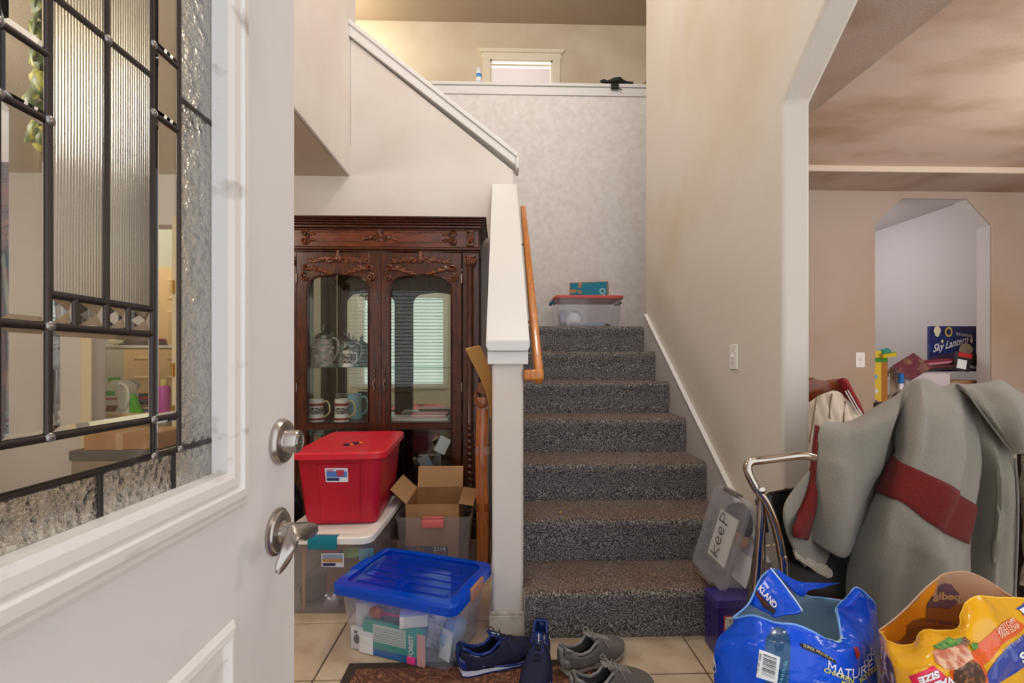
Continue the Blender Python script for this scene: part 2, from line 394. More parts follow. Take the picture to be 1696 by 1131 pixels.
# knee wall beside the stairs, its base block and white cap
kx0, kx1 = P(815,900,1.83).x, P(867,900,1.83).x
ks = .855; ks2 = (2.347-1.18)/1.4
m = MB(); m.prism([(1.83,0),(YS,0),(YS,1.13+ks2*(YS-1.83)),(1.83,1.13)], kx0, kx1, 'x'); knee = struct('wall_knee', m, WALL, bevel=.012, smooth=40)
m = MB()
m.box(kx0-.012, kx1+.012, 1.815, 1.829, 0, .075); m.box(kx0-.012, kx0-.0005, 1.829, 3.1, 0, .075); m.box(kx1+.0005, kx1+.012, 1.815, 1.84, 0, .18)
m.prism([(kx0-.012,.0752),(kx1+.012,.0752),(kx1+.004,.09),(kx0-.004,.09)], 1.818, 1.829, 'y')
struct('baseboard_knee', m, mat('dirty_white_trim', (214,206,190), .5, var=(20,(176,160,138),.5,.7)), bevel=.003)
kc = (kx0+kx1)/2
m = MB()
z0 = 1.18; y0 = 1.80
ang = math.atan(ks2); Lc = (YS-y0)/math.cos(ang)
M = Matrix.Translation((kc, y0, z0)) @ Matrix.Rotation(ang, 4, 'X')
m.box(-.087, .087, 0, Lc, -.034, 0, bev=.004, M=M)
m.prism([(kc-.087,z0),(kc+.087,z0),(kc+.087,z0-.024),(kc+.078,z0-.042),(kc-.078,z0-.042),(kc-.087,z0-.024)], y0-.014, y0+.05, 'y', bev=.003)
struct('trim_knee_cap', m, TRIM)
m = MB(); m.box(kc-.081, kc+.081, y0+.004, y0+.05, z0-.095, z0-.043, bev=.003)
M2 = Matrix.Translation((kc, y0, z0-.04)) @ Matrix.Rotation(ang, 4, 'X')
m.box(-.081, -.064, .05, Lc, -.05, -.001, M=M2); m.box(.064, .081, .05, Lc, -.05, -.001, M=M2)
struct('trim_knee_apron', m, TRIM)

# ---------------------------------------------------------------- staircase
def carpet():
    m = mat('speckled_carpet', (84,80,80), .97, sheen=.15); nt = m.node_tree; N = nt.nodes.new; I = nt.nodes['Principled BSDF'].inputs; L = nt.links.new
    tc = N('ShaderNodeTexCoord').outputs['Object']
    n = N('ShaderNodeTexNoise'); n.inputs['Scale'].default_value = 170; n.inputs['Detail'].default_value = 4; L(tc, n.inputs['Vector'])
    r = N('ShaderNodeValToRGB'); e = r.color_ramp.elements; e[0].position = .33; e[0].color = L3((32,30,32)); e[1].position = .66; e[1].color = L3((182,176,172))
    e2 = e.new(.5); e2.color = L3((98,94,94)); L(n.outputs[0], r.inputs[0])
    # trodden brown soil on the treads (upward faces), blotched, fading over the nosing
    g = N('ShaderNodeNewGeometry'); sp = N('ShaderNodeSeparateXYZ'); L(g.outputs['True Normal'], sp.inputs[0])
    mr = N('ShaderNodeMapRange'); mr.inputs[1].default_value = .35; mr.inputs[2].default_value = .95; L(sp.outputs[2], mr.inputs[0])
    n2 = N('ShaderNodeTexNoise'); n2.inputs['Scale'].default_value = 5; L(tc, n2.inputs['Vector'])
    mr2 = N('ShaderNodeMapRange'); mr2.inputs[1].default_value = .3; mr2.inputs[2].default_value = .6; mr2.inputs[3].default_value = .55; L(n2.outputs[0], mr2.inputs[0])
    mu = N('ShaderNodeMath'); mu.operation = 'MULTIPLY'; L(mr.outputs[0], mu.inputs[0]); L(mr2.outputs[0], mu.inputs[1])
    mx = N('ShaderNodeMix'); mx.data_type = 'RGBA'; mx.blend_type = 'MULTIPLY'; mx.inputs[7].default_value = L3((236,194,160)); L(mu.outputs[0], mx.inputs[0]); L(r.outputs[0], mx.inputs[6])
    L(mx.outputs[2], I['Base Color'])
    bp = N('ShaderNodeBump'); bp.inputs['Strength'].default_value = .9; bp.inputs['Distance'].default_value = .006; L(n.outputs[0], bp.inputs['Height']); L(bp.outputs[0], I['Normal'])
    return m
CARPET = carpet()
stairs = thing('staircase', 'straight grey speckled carpet staircase climbing between the knee wall and right wall', 'staircase', (.58, 1.8, 0))
sx0, sx1 = kx1+.003, XR-.024
for k in range(7):
    yn = D1+k*T; zb = k*H; zt_ = (k+1)*H; depth = T if k < 6 else .12
    prof = [(yn+.018, zb+ (0 if k == 0 else -.002))]
    prof += [(yn+.014, zb+H*.35), (yn+.012, zb+H*.62), (yn+.004, zb+H*.74)]
    for t in range(7):
        a = PI+ -PI*t/6*.5 if False else PI - PI/2*t/6
        prof.append((yn+.022+.024*math.cos(a), zt_-.026+.026*math.sin(a)))
    yb = yn+depth+.018
    prof += [(yn+.1, zt_-.001), (yn+.18 if k < 6 else yn+.11, zt_), (yb, zt_)]
    n = 44; rows = []
    for i in range(n+1):
        x = sx0+(sx1-sx0)*i/n; row = []
        for q, (y, z) in enumerate(prof):
            amp = .0035
            e = min(1, (x-sx0)/.02+.3)*1.0
            cu = 0
            if x > sx1-.03 and 2 < q < 10: cu = .010*((x-(sx1-.03))/.03)**2
            row.append(Vector((x, y+cu+amp*NZ.noise((x*9, q*.7, k*5.1)), z-cu*.6+amp*.7*NZ.noise((x*8+9, q*.6, k*3.3)))))
        rows.append(row)
    m = MB(); m.grid(rows)
    base = len(m.v)
    for side in (0, n):                               # closed ends
        o0 = side*len(prof); m.v += [Vector((rows[side][0].x, yb, zb)),]; m.f.append([o0+q for q in range(len(prof))]+[len(m.v)-1]); m.m.append(0)
    obj('step', m, CARPET, stairs, smooth=50)
m = MB(); m.box(-1.3, XR-.03, D1+6*T+.1, 3.484, 7*H-.14, 7*H, bev=.004); m.box(-1.3, 2.29, 3.4845, YB-.001, 7*H-.14, 7*H, bev=.004); obj('landing', m, CARPET, stairs)
# skirt board on the right wall
zsk = lambda y: 1.353+.045 - .757*(3.30-y)
yt = 3.325
m = MB(); m.prism([(1.85,0),(3.31,1.0),(3.31,1.42),(3.28,1.425),(1.78,.285),(1.78,0)], XR-.020, XR-.0005, 'x'); 
struct('trim_skirt', m, mat('grey_skirt_paint', (196,190,188), .5))
m = MB()
for (ya, za, yb2, zb2) in ((1.78,.285,3.28,1.425),):
    dx = Vector((0, yb2-ya, zb2-za)); 
    m.prism([(ya,za),(yb2,zb2),(yb2+.006,zb2+.016),(ya-.006,za+.012)], XR-.026, XR-.0005, 'x')
m.prism([(3.28,1.425),(3.315,1.405),(3.325,1.415),(3.29,1.443)], XR-.026, XR-.0005, 'x')
struct('trim_skirt_cap', m, TRIM, bevel=.004)
# handrail
OAK = mat('golden_oak', (206,128,52), .35, coat=.3, var=(18,(176,98,34),.4,.7), stretch=(6,1,1))
hr = thing('handrail', 'orange oak handrail rising beside the knee wall above the stairs', 'handrail', (.16, 1.85, 1.0))
ya, yb = 1.86, 3.12
pa = P(892,618,ya); pb = P(868,347,yb)
m = MB()
d = (pb-pa); ang2 = math.atan2(d.z, d.y)
M = Matrix.Translation((pa.x, pa.y, pa.z)) @ Matrix.Rotation(ang2, 4, 'X')
m.box(-.018, .018, -.03, math.hypot(d.y,d.z), -.035, .03, bev=.009, seg=3, M=M); obj('rail', m, OAK, hr, smooth=40)
m = MB(); m.box(kx1+.0005, pa.x+.018, pa.y-.055, pa.y-.018, pa.z-.028, pa.z+.016, bev=.011, seg=3); obj('wall_return', m, OAK, hr, smooth=40)
for t in (.3, .8):
    q = pa+d*t; m = MB(); m.tube([(kx1+.001,q.y,q.z-.09),(q.x-.01,q.y,q.z-.085),(q.x,q.y,q.z-.05)], .007, 8); obj('rail_bracket', m, mat('brass', (196,160,84), .3, 1), hr, smooth=60)
# wall switches
def switch(px, py, Y=None, X=None, label=''):
    if X is not None:
        c = PX(px, py, X); rz = -PI/2; c.x -= .0005
    else:
        c = P(px, py, Y); rz = 0; c.y -= .0005
    t = thing('light_switch', label, 'switch', c, rz, 'light switches')
    SW = mat('white_plastic', (238,236,230), .35)
    m = MB(); m.box(-.035,.035,-.006,0,-.057,.057,bev=.0025); obj('switch_plate', m, SW, t, local=True)
    m = MB(); m.box(-.006,.006,-.016,-.0061,-.004,.012,bev=.002); obj('toggle', m, SW, t, local=True)
    for z in (-.03,.03): m = MB(); m.lathe([(.0035,0),(.0035,.0012),(.001,.0016)], 8, M=Matrix.Translation((0,-.0061,z)) @ Matrix.Rotation(PI/2,4,'X')); obj('screw', m, mat('steel_screw',(180,178,172),.4,1), t, local=True)
    return t
switch(1216, 591, X=XR, label='white toggle light switch on the wall right of the stairs')
switch(1424, 596, Y=YF, label='white toggle light switch on the dining wall left of the clipped opening')
# ================================================================= FRONT DOOR (open at a right angle, seen from outside)
XD = -.33
DOORP = mat('white_door_paint', (226,222,220), .42, bump=(60,.05,.002), var=(3.5,(206,200,196),.5,.8))
GRIME = mat('grimy_door_moulding', (232,228,224), .4, var=(34,(176,166,156),.6,.78,6), stretch=(1,.25,1))
CAME = mat('dark_lead_came', (70,62,60), .38, .75, bump=(60,.25,.002))
GCLR = mat('clear_bevelled_glass', (250,252,250), 0.0, trans=1, ior=1.5)
GREED = mat('reeded_glass', (240,242,238), .18, trans=1, ior=1.45)
GHAM = mat('hammered_glass', (240,242,240), .08, trans=1, ior=1.45, bump=(85,1.0,.008))
def reed():
    nt = GREED.node_tree; N = nt.nodes.new; b = nt.nodes['Principled BSDF']
    tc = N('ShaderNodeTexCoord'); wv = N('ShaderNodeTexWave'); wv.bands_direction = 'Y'; wv.inputs['Scale'].default_value = 120
    bp = N('ShaderNodeBump'); bp.inputs['Strength'].default_value = .5; bp.inputs['Distance'].default_value = .0015
    nt.links.new(tc.outputs['Object'], wv.inputs[0]); nt.links.new(wv.outputs[0], bp.inputs['Height']); nt.links.new(bp.outputs[0], b.inputs['Normal'])
reed()
y1 = PX(487,600,XD).y; y0 = y1-.884
door = thing('door_1', 'white exterior door with leaded glass standing open at the left', 'door', (XD-.022, y0, 0)); door['kind'] = 'structure'
gy1 = PX(364,700,XD).y; gy0 = y0+(y1-gy1); gz0 = .966; gz1 = 1.86
m = MB(); xa, xb = XD-.044, XD
m.box(xa, xb, y0, gy0-.0, .01, 2.03); m.box(xa, xb, gy1, y1, .01, 2.03); m.box(xa, xb, gy0, gy1, gz1, 2.03); m.box(xa, xb, gy0, gy1, .01, gz0)
obj('door_slab', m, DOORP, door)
def frame(mb, ya, yb, za, zb, prof):
    """mitred rectangular moulding on the door face; prof = (offset outward, proud)"""
    rings = []
    for o_, h in prof:
        rings.append([(XD+h, ya-o_, za-o_), (XD+h, yb+o_, za-o_), (XD+h, yb+o_, zb+o_), (XD+h, ya-o_, zb+o_)])
    mb.loft(rings, False, False)
m = MB(); frame(m, gy0, gy1, gz0, gz1, [(-.001,-.0088),(-.001,.010),(.006,.014),(.016,.014),(.020,.010),(.024,.016),(.034,.015),(.042,.007),(.046,.0065),(.054,.0002)])
obj('glass_moulding', m, GRIME, door)
# lower raised panel: its right edge shows at the bottom of the photograph
pz1 = PX(385,1025,XD).z; py1 = PX(386,1060,XD).y; py0 = y0+(y1-py1)
m = MB(); frame(m, py0, py1, .2, pz1, [(0,.0003),(-.006,.007),(-.014,.008),(-.022,.0012),(-.05,.0012),(-.06,.008),(-.07,.009)])
obj('raised_panel', m, GRIME, door)
pp = lambda px: PX(px, 600, XD).y
c1, c2, c3, c4, c5 = pp(20), pp(104), pp(197), pp(271), pp(313); c6 = pp(186); c7 = pp(304)
Hb, H3, H2, H1, H0, Ha, Hc, Hd, He, Hf = gz0, 1.006, 1.042, 1.126, 1.150, 1.281, 1.330, 1.378, 1.343, 1.410
Ht = 1.60
CW = .0034
cames = []
def came(vert, c, a, b, wd=CW):
    m = MB()
    pts = [(XD-.012, c, a), (XD-.012, c, b)] if vert else [(XD-.012, a, c), (XD-.012, b, c)]
    m.tube(pts, wd, 8); obj('lead_came', m, CAME, door, smooth=50)
for c in (c1, c2, c4, c5): came(True, c, (H3 if c in (c4,) else H3) if c == c5 else H2 if c != c4 else H3, gz1)
came(True, c3, H0, gz1); came(True, c6, Hb, H3); came(True, c7, Hb, H3)
q1, q2 = pp(147), pp(232)
for q in (q1, c3, q2): came(True, q, H1, H0)
came(False, H3, gy0, gy1); came(False, H2, gy0, c5); came(False, H1, gy0, c4); came(False, H0, c2, c4)
came(False, Ha, c1, c2); came(False, Hc, c1, c2); came(False, Hd, c2, c4); came(False, He, c4, c5); came(False, Hf, c4, c5); came(False, 1.379, c5, gy1)
m = MB()
for (c, z) in ((c1,Hc),(c1,Ha),(c2,Ha),(c3,Hd),(c4,He),(c4,Hf),(c4,H2),(c2,H2),(c2,H1),(c5,H3),(c4,H3)): m.ball((XD-.0095,c,z), .0028, .0042, .0042, 8, 6)
obj('solder_joints', m, mat('bright_solder', (150,146,144), .3, .9), door, smooth=60)
def pane(a, b, za, zb, m_, bev=.006, th=.003, name='glass_pane'):
    m = MB(); x = XD-.012; g = .0005; a += g if a != gy0 else -.006; b -= g if b != gy1 else -.006; za += g if za != gz0 else -.006; zb -= g
    if bev:
        R = lambda o_, h: [(x+h, a+o_, za+o_), (x+h, b-o_, za+o_), (x+h, b-o_, zb-o_), (x+h, a+o_, zb-o_)]
        m.loft([R(0,-th), R(0,-.0006), R(bev,th)], True, True)
    else: m.box(x-th, x+th, a, b, za, zb)
    obj(name, m, m_, door)
pane(c1,c2,H2,H1,GCLR); pane(c1,c2,H1,Ha,GCLR); pane(c1,c2,Ha,Hc,GCLR,.004); pane(c1,c2,Hc,gz1,GCLR)
pane(c2,c4,H2,H1,GCLR,.007); pane(c4,c5,H2,He,GCLR,.005); pane(c4,c5,He,Hf,GCLR,.005); pane(c4,c5,Hf,gz1,GCLR,.005)
pane(c1,c4,H3,H2,GCLR,.0); pane(c4,c5,H3,H2,GCLR,.004)
pane(gy0,c1,H3,H2,GCLR,.0); pane(gy0,c1,H2,H1,GREED,0); pane(gy0,c1,H1,gz1,GREED,0)
for a, b in ((c2,c3),(c3,c4)): pane(a,b,H0,Hd,GREED,0); pane(a,b,Hd,gz1,GREED,0)
for a, b in ((c2,q1),(q1,c3),(c3,q2),(q2,c4)):
    m = MB(); x = XD-.012; yc = (a+b)/2; zc_ = (H1+H0)/2; g = .0005
    R = lambda s, h: [(x+h, yc-(yc-a-g)*s, zc_-(H0-H1-2*g)/2*s), (x+h, yc+(yc-a-g)*s, zc_-(H0-H1-2*g)/2*s), (x+h, yc+(yc-a-g)*s, zc_+(H0-H1-2*g)/2*s), (x+h, yc-(yc-a-g)*s, zc_+(H0-H1-2*g)/2*s)]
    m.loft([R(1,-.003), R(1,0)], True, False); r1 = [Vector(p) for p in R(1,0)]
    k = len(m.v); m.v += r1+[Vector((x+.006, yc, zc_))]; m.f += [(k+i, k+(i+1)%4, k+4) for i in range(4)]; m.m += [0]*4
    obj('jewel_pane', m, GCLR, door)
pane(c5,gy1,H3,1.379,GHAM,0); pane(c5,gy1,1.379,gz1,GHAM,0)
pane(gy0,c6,Hb,H3,GHAM,0); pane(c6,c7,Hb,H3,GHAM,0); pane(c7,gy1,Hb,H3,GHAM,0)
# hardware
NICK = mat('satin_nickel', (178,170,164), .28, 1, bump=(220,.05,.001))
RX = Matrix.Rotation(PI/2, 4, 'Y')
c = PX(464,731,XD); c.x += .0003
DB = MB(); DB.lathe([(.034,0),(.034,.004),(.031,.009),(.028,.010),(.018,.010),(.0172,.012),(.0172,.026),(.0155,.029),(.011,.029)], 32, M=Matrix.Translation(c) @ RX)
db = obj('deadbolt', DB, NICK, door, smooth=40)
m = MB(); m.lathe([(.011,.0291),(.011,.0305),(.006,.031)], 24, M=Matrix.Translation(c) @ RX); m.box(-.0012,.0012,-.004,.004,.031,.0313,M=Matrix.Translation(c) @ RX); obj('key_cylinder', m, mat('polished_steel', (200,196,190), .15, 1), db, smooth=40)
c = PX(458,880,XD); c.x += .0003
m = MB(); m.lathe([(.034,0),(.034,.003),(.030,.005),(.029,.008),(.025,.0095),(.0165,.010),(.0135,.013),(.0125,.032),(.0135,.040),(.0135,.044),(.006,.046)], 32, M=Matrix.Translation(c) @ RX)
hd = obj('door_handle', m, NICK, door, smooth=40)
# wave lever, sweeping back towards the hinge side and drooping
eA = [(521,868,-.266),(508,867,-.269),(494,868,-.274),(480,872,-.279),(474,890,-.283),(464,914,-.286),(456,938,-.288),(457,946,-.288)]
eB = [(522,882,-.266),(513,890,-.264),(502,893,-.263),(492,894,-.264),(490,904,-.268),(482,922,-.275),(470,940,-.284),(460,949,-.288)]
G = []
for p, q in zip(eA, eB):
    A_, B_ = PX(*p), PX(*q); mid = A_.lerp(B_,.5)+Vector((.003,-.002,0)); G.append([A_, A_.lerp(mid,.6)+Vector((.001,0,0)), mid, B_.lerp(mid,.6)+Vector((.001,0,0)), B_])
m = MB(); m.grid(patch(G,3,4)); obj('lever_blade', m, NICK, hd, smooth=60, solid=.005)
m = MB()
for z in (.25, 1.0, 1.78): m.tube([(XD-.05,y0-.004,z-.05),(XD-.05,y0-.004,z+.05)], .007, 8)
obj('door_hinge', m, mat('brass', (196,160,84), .3, 1), door, smooth=60)

# ================================================================= CHINA CABINET
MAH = mat('dark_mahogany', (90,42,19), .28, coat=.3, var=(16,(52,20,9),.38,.68), stretch=(4,4,.7), spec=.45)
MAHD = mat('mahogany_darker_grain', (70,28,14), .3, coat=.3, var=(16,(44,17,9),.4,.68), stretch=(4,4,.7))  # darker mahogany for carcass, back board and pane beads
CARV = mat('carved_mahogany', (132,72,40), .3, coat=.3, var=(60,(60,26,12),.42,.6))
CGL = clear_glass('cabinet_glass', (246,249,247), 1.45)
MIRR = mat('cabinet_mirror', (216,218,208), .02, 1)
SILV = mat('antique_silver', (166,150,140), .3, 1)
YC = 2.82
fx = lambda px: P(px,600,YC).x
gz = lambda py: P(640,py,YC).z
fx2 = lambda px: P(px,600,2.74).x
cab = thing('china_cabinet', 'dark carved mahogany china cabinet with two arched glass doors', 'cabinet', (-.73, 3.0, 0))
xr = fx(793); xm = fx(629.5); xl_ = 2*xm-xr
zt0 = gz(410); ztop = P(640,359,2.74).z
YBK = 3.175
m = MB(); m.box(xl_-.02, xr+.02, YC-.03, YBK+.01, 0, .10, bev=.006); m.box(xl_-.01, xr+.01, YC-.02, YBK+.008, .1005, .125, bev=.006); obj('plinth', m, MAH, cab)
# carcass: bottom board, mid shelf board, top board, corner posts
m = MB(); m.box(xl_, xr, YC+.012, YBK, .1255, .15); m.box(xl_, xr, YC+.012, YBK, zt0, zt0+.02)
m.box(xl_+.002, xr-.002, YC+.03, YBK-.012, gz(706), gz(701))
for xa in (xl_, xr-.05):
    m.box(xa, xa+.05, YC+.012, YC+.06, .15, zt0); m.box(xa, xa+.05, YBK-.05, YBK, .15, zt0)
obj('carcass', m, MAHD, cab, bevel=.003)
for xa, xb in ((fx(766), xr+.001), (xl_-.001, 2*xm-fx(766))):
    m = MB(); m.box(xa, xb, YC-.002, YC+.0115, .15, zt0, bev=.003); obj('pilaster', m, MAH, cab)
m = MB(); m.box(xl_+.05, xr-.05, YBK-.012, YBK-.008, .15, zt0); obj('mirror_back', m, MIRR, cab)
m = MB(); m.box(xl_, xr, YBK-.0075, YBK, .15, zt0); obj('back_board', m, MAHD, cab)
for xa in (xl_+.012, xr-.018):
    m = MB(); m.box(xa, xa+.006, YC+.061, YBK-.051, .16, zt0-.005); obj('side_glass', m, CGL, cab)
# frieze and cornice
zf0, zf1 = gz(409), gz(373)
m = MB(); m.box(xl_, xr, YC-.002, YBK, zf0-.0, zf1, bev=.003); obj('frieze', m, mat('mahogany_panel', (124,56,25), .28, coat=.3, var=(16,(84,34,14),.38,.68), stretch=(.7,4,4)), cab)
m = MB()
zc0 = P(640,400,2.79).z
steps = [(zf1-.022, .010), (zf1-.006, .026), (zf1+.006, .040), (zf1+.016, .058), (zf1+.026, .072), (ztop, .088)]
zb = zf1-.034
for z, o_ in steps:
    m.box(xl_-o_+.012, xr+o_-.012 if False else xr+o_*.55, YC-o_, YBK+.004, zb, z, bev=.004); zb = z+.0002
obj('cornice', m, MAH, cab)
m = MB(); z = gz(412); m.box(xl_-.012, xr+.014, YC-.022, YC+.0115, z-.010, z+.006, bev=.005); m.box(xl_-.006, xr+.008, YC-.014, YC+.0115, z-.020, z-.0102, bev=.004); obj('frieze_moulding', m, MAH, cab)
# carved ornaments
def scroll(mb, cx, cz, r0, turns, a0, dirn, y, th, tail=None):
    pts = []; rad = []
    n = int(14*turns)
    for k in range(n+1):
        t = k/n; r = r0*(1-.85*t); a = a0+dirn*2*PI*turns*t
        pts.append((cx+r*math.cos(a), y-.003*math.sin(PI*t), cz+r*math.sin(a))); rad.append(th*(1-.4*t))
    if tail: pts = [(tail[0], y, tail[1])]+pts; rad = [th*.4]+rad
    mb.tube(pts, rad, 6)
def leaf(mb, x, z, ln, wd, ang, y, th=.006):
    M = Matrix.Translation((x, y, z)) @ Matrix.Rotation(-ang, 4, 'Y')
    rows = []
    for k in range(6):
        t = k/5; hw = wd*math.sin(PI*(t*.85+.08))**.8*(1-.35*t)
        rows.append([Vector((ln*t, -th*(1-.6*t)*(1-abs(s)**2)-.001, s*hw)) for s in (-1,-.5,0,.5,1)])
    mb.grid(rows, M)
def crest(mb, x, z, W, y, sc=1.0):
    mb.ball((x,y,z+.004*sc), .013*sc, .010, .016*sc, 8, 6); leaf(mb, x, z+.010*sc, .026*sc, .010*sc, PI/2, y-.002, .010)
    for s in (-1, 1):
        for k in range(6):
            t = k/6; xx = x+s*(.014*sc+W*.88*t/1.0)
            for d in (.45, -.35): leaf(mb, xx, z+.004*math.sin(6*t)-.003*t, W*.24, .0085*sc*(1-.35*t), (0 if s > 0 else PI)+s*d*(1-.3*t), y, .009)
        mb.tube(spline([(x+s*W*t, y-.002, z+.005*math.sin(7*t)) for t in (0,.3,.6,1)], 5), [.005*sc]*6+[.0042*sc]*5+[.003*sc]*5, 6)
def cornerorn(mb, x, z, s, y, sc=1.0):
    scroll(mb, x, z-.032*sc, .017*sc, 1.4, PI/2, s, y, .0055*sc); scroll(mb, x+s*.006*sc, z+.004*sc, .016*sc, 1.3, PI*1.2 if s > 0 else -PI*.2, -s, y, .0055*sc)
    for k in range(4): leaf(mb, x+s*(.018+.020*k)*sc, z-.002*sc-.004*k*sc, .036*sc, .011*sc*(1-.12*k), (0 if s > 0 else PI)+s*(.5-.22*k), y, .009)
    mb.tube(spline([(x, y-.001, z), (x+s*.04*sc, y-.001, z-.002), (x+s*.095*sc, y-.001, z-.020*sc)], 5), [.006*sc]*4+[.005*sc]*4+[.003*sc]*3, 6)
m = MB(); yo = YC-.003; zc1 = gz(393)
crest(m, xm, zc1-.004, .085, yo, 2.0); scroll(m, xm-.018, zc1-.014, .02, 1.2, PI/2, 1, yo, .006); scroll(m, xm+.018, zc1-.014, .02, 1.2, PI/2, -1, yo, .006)
obj('frieze_carving', m, CARV, cab, smooth=60)
for px, s in ((505,1),(751,-1)):
    m = MB()
    x = fx(px); scroll(m, x, zc1+.022, .028, 1.5, -PI/2, s, yo, .0085); scroll(m, x, zc1-.024, .028, 1.5, PI/2, -s, yo, .0085); leaf(m, x+s*.02, zc1+.018, .05, .012, 0 if s > 0 else PI, yo, .010); leaf(m, x+s*.02, zc1-.018, .05, .012, 0 if s > 0 else PI, yo, .010)
    scroll(m, x+s*.01, zc1, .016, 1.3, 0, s, yo, .006)
    obj('corner_carving', m, CARV, cab, smooth=60)
m = MB()
for z in (zc1+.030, zc1-.030):
    for xa, xb in ((fx(516), fx(602)), (fx(654), fx(742))):
        n = int((xb-xa)/.0095)
        for k in range(n): m.ball((xa+(xb-xa)*k/n, YC-.003, z), .0042, .0042, .0042, 6, 4)
bead = obj('bead_row', m, CARV, cab, smooth=60); bead['kind'] = 'stuff'
# corner columns
for xc in (fx(779), 2*xm-fx(779)):
    za, zb_ = gz(705), gz(441); R = .0195; M = Matrix.Translation((xc, YC-.004, 0))
    m = MB(); m.lathe([(R*1.25,za),(R*1.3,za+.012),(R,za+.02),(R,zb_-.01),(R*1.2,zb_)], 14, M=M)
    for k in range(14):                 # twisted, ringed lower shaft
        z = .15+(za-.15)*k/14; m.lathe([(R*.8,z),(R*1.2,z+.012),(R*1.2,z+.022),(R*.8,z+.034)], 12, M=M)
    obj('column', m, MAH, cab, smooth=50)
    m = MB(); m.box(xc-.032, xc+.032, YC-.034, YC-.0025, zb_+.052, zb_+.062, bev=.003); m.lathe([(R,zb_),(R*1.35,zb_+.02),(R*1.5,zb_+.052)], 12, M=M)
    for k in (-2,-1,0,1,2): leaf(m, xc+k*.011, zb_+.004, .056, .010, PI/2-k*.12, YC-.030, .010)
    obj('capital', m, CARV, cab, smooth=60)
    m = MB(); m.box(xc-.024, xc+.024, YC-.02, YC-.0025, zf0+.005, zf1-.03, bev=.003)
    for s in (-1,1): m.ball((xc+s*.012, YC-.026, zf1-.045), .008, .008, .008, 10, 8); scroll(m, xc+s*.008, zf0+.03, .011, 1.2, 0, s, YC-.022, .004)
    for k in (-1,0,1): leaf(m, xc+k*.007, zf0+.02, .06, .009, PI/2-k*.18, YC-.024, .010)
    obj('corbel', m, CARV, cab, smooth=60)
# doors
def cabdoor(x0, x1, hinge):
    zb_, zt_ = .16, gz(419)
    gx0 = x0+(.062 if hinge < 0 else .058); gx1 = x1-(.062 if hinge > 0 else .058)
    zr0, zr1 = gz(710), gz(699.5); zl0 = .27
    d = MB(); ya, yb = YC-.012, YC+.0115
    d.box(x0, gx0, ya, yb, zb_, zt_); d.box(gx1, x1, ya, yb, zb_, zt_)
    d.box(gx0, gx1, ya, yb, zb_, zl0); d.box(gx0, gx1, ya, yb, zr0, zr1)
    za = gz(455); cr_ = .088
    arc = [(gx0+cr_-cr_*math.cos(a), za-.012-.085+.085*math.sin(a)) for a in [PI/2*k/9 for k in range(0, 10)]]
    arc2 = [(gx0+gx1-x, z) for x, z in arc[::-1]]
    mid = [((gx0+gx1)/2, za)]
    top = [(gx0, zt_)]+arc+mid+arc2+[(gx1, zt_)]
    d.prism(top, ya, yb, 'y')
    o = obj('door', d, MAH, cab, bevel=.003)
    # bead round the pane
    line = [(gx0, YC-.013, zr1)]+[(x, YC-.013, z) for x, z in arc+mid+arc2]+[(gx1, YC-.013, zr1)]
    m = MB(); m.tube(line, .006, 6, closed=True); m.tube([(gx0,YC-.013,zl0),(gx0,YC-.013,zr0),(gx1,YC-.013,zr0),(gx1,YC-.013,zl0)], .006, 6, closed=True); obj('pane_bead', m, MAHD, o, smooth=60)
    m = MB(); m.prism([(gx0+.001,zr1+.001)]+[(x, z-.001) for x, z in arc+mid+arc2]+[(gx1-.001,zr1+.001)], YC-.002, YC+.001, 'y'); obj('arched_pane', m, CGL, o)
    m = MB(); m.box(gx0+.001, gx1-.001, YC-.002, YC+.001, zl0+.001, zr0-.001); obj('lower_pane', m, CGL, o)
    m = MB(); xc = (gx0+gx1)/2
    crest(m, xc, gz(432), .168, YC-.014, 1.7)
    cornerorn(m, gx0-.012, gz(447), 1, YC-.014, 1.55); cornerorn(m, gx1+.012, gz(447), -1, YC-.014, 1.55)
    obj('carving', m, CARV, o, smooth=60)
    xh = x1-.022 if hinge < 0 else x0+.022
    m = MB(); zh = gz(628); pts = [(xh+.006*math.sin(k*1.25), YC-.022-.004*math.sin(k*.6), zh-.07+.14*k/12) for k in range(13)]
    m.tube(pts, .0032, 6); m.tube([(xh-.006*math.sin(k*1.25), YC-.020, zh-.07+.14*k/12) for k in range(13)], .0028, 6)
    for z in (zh-.055, zh+.055): m.tube([(xh,YC-.0125,z),(xh,YC-.024,z)], .004, 6)
    obj('door_pull', m, SILV, o, smooth=60)
    xh = x0-.002 if hinge < 0 else x1+.002
    for py in (462, 641):
        m = MB(); z = gz(py); m.tube([(xh,YC-.016,z-.022),(xh,YC-.016,z+.022)], .005, 8); m.ball((xh,YC-.016,z-.025),.005,None,None,6,4); m.ball((xh,YC-.016,z+.025),.005,None,None,6,4); obj('hinge', m, SILV, o, smooth=60)
    return o
xw = fx(765); 
cabdoor(2*xm-xw+.002, xm-.009, -1); cabdoor(xm+.009, xw-.002, 1)
m = MB(); m.box(xm-.0085, xm+.0085, YC-.02, YC+.0115, .16, gz(419), bev=.004); obj('centre_stile', m, MAH, cab)
zsh = gz(608)
m = MB(); m.box(xl_+.052, xr-.052, YC+.062, YBK-.014, zsh-.008, zsh-.001); obj('glass_shelf', m, clear_glass('shelf_glass', (222,235,228), 1.5), cab)
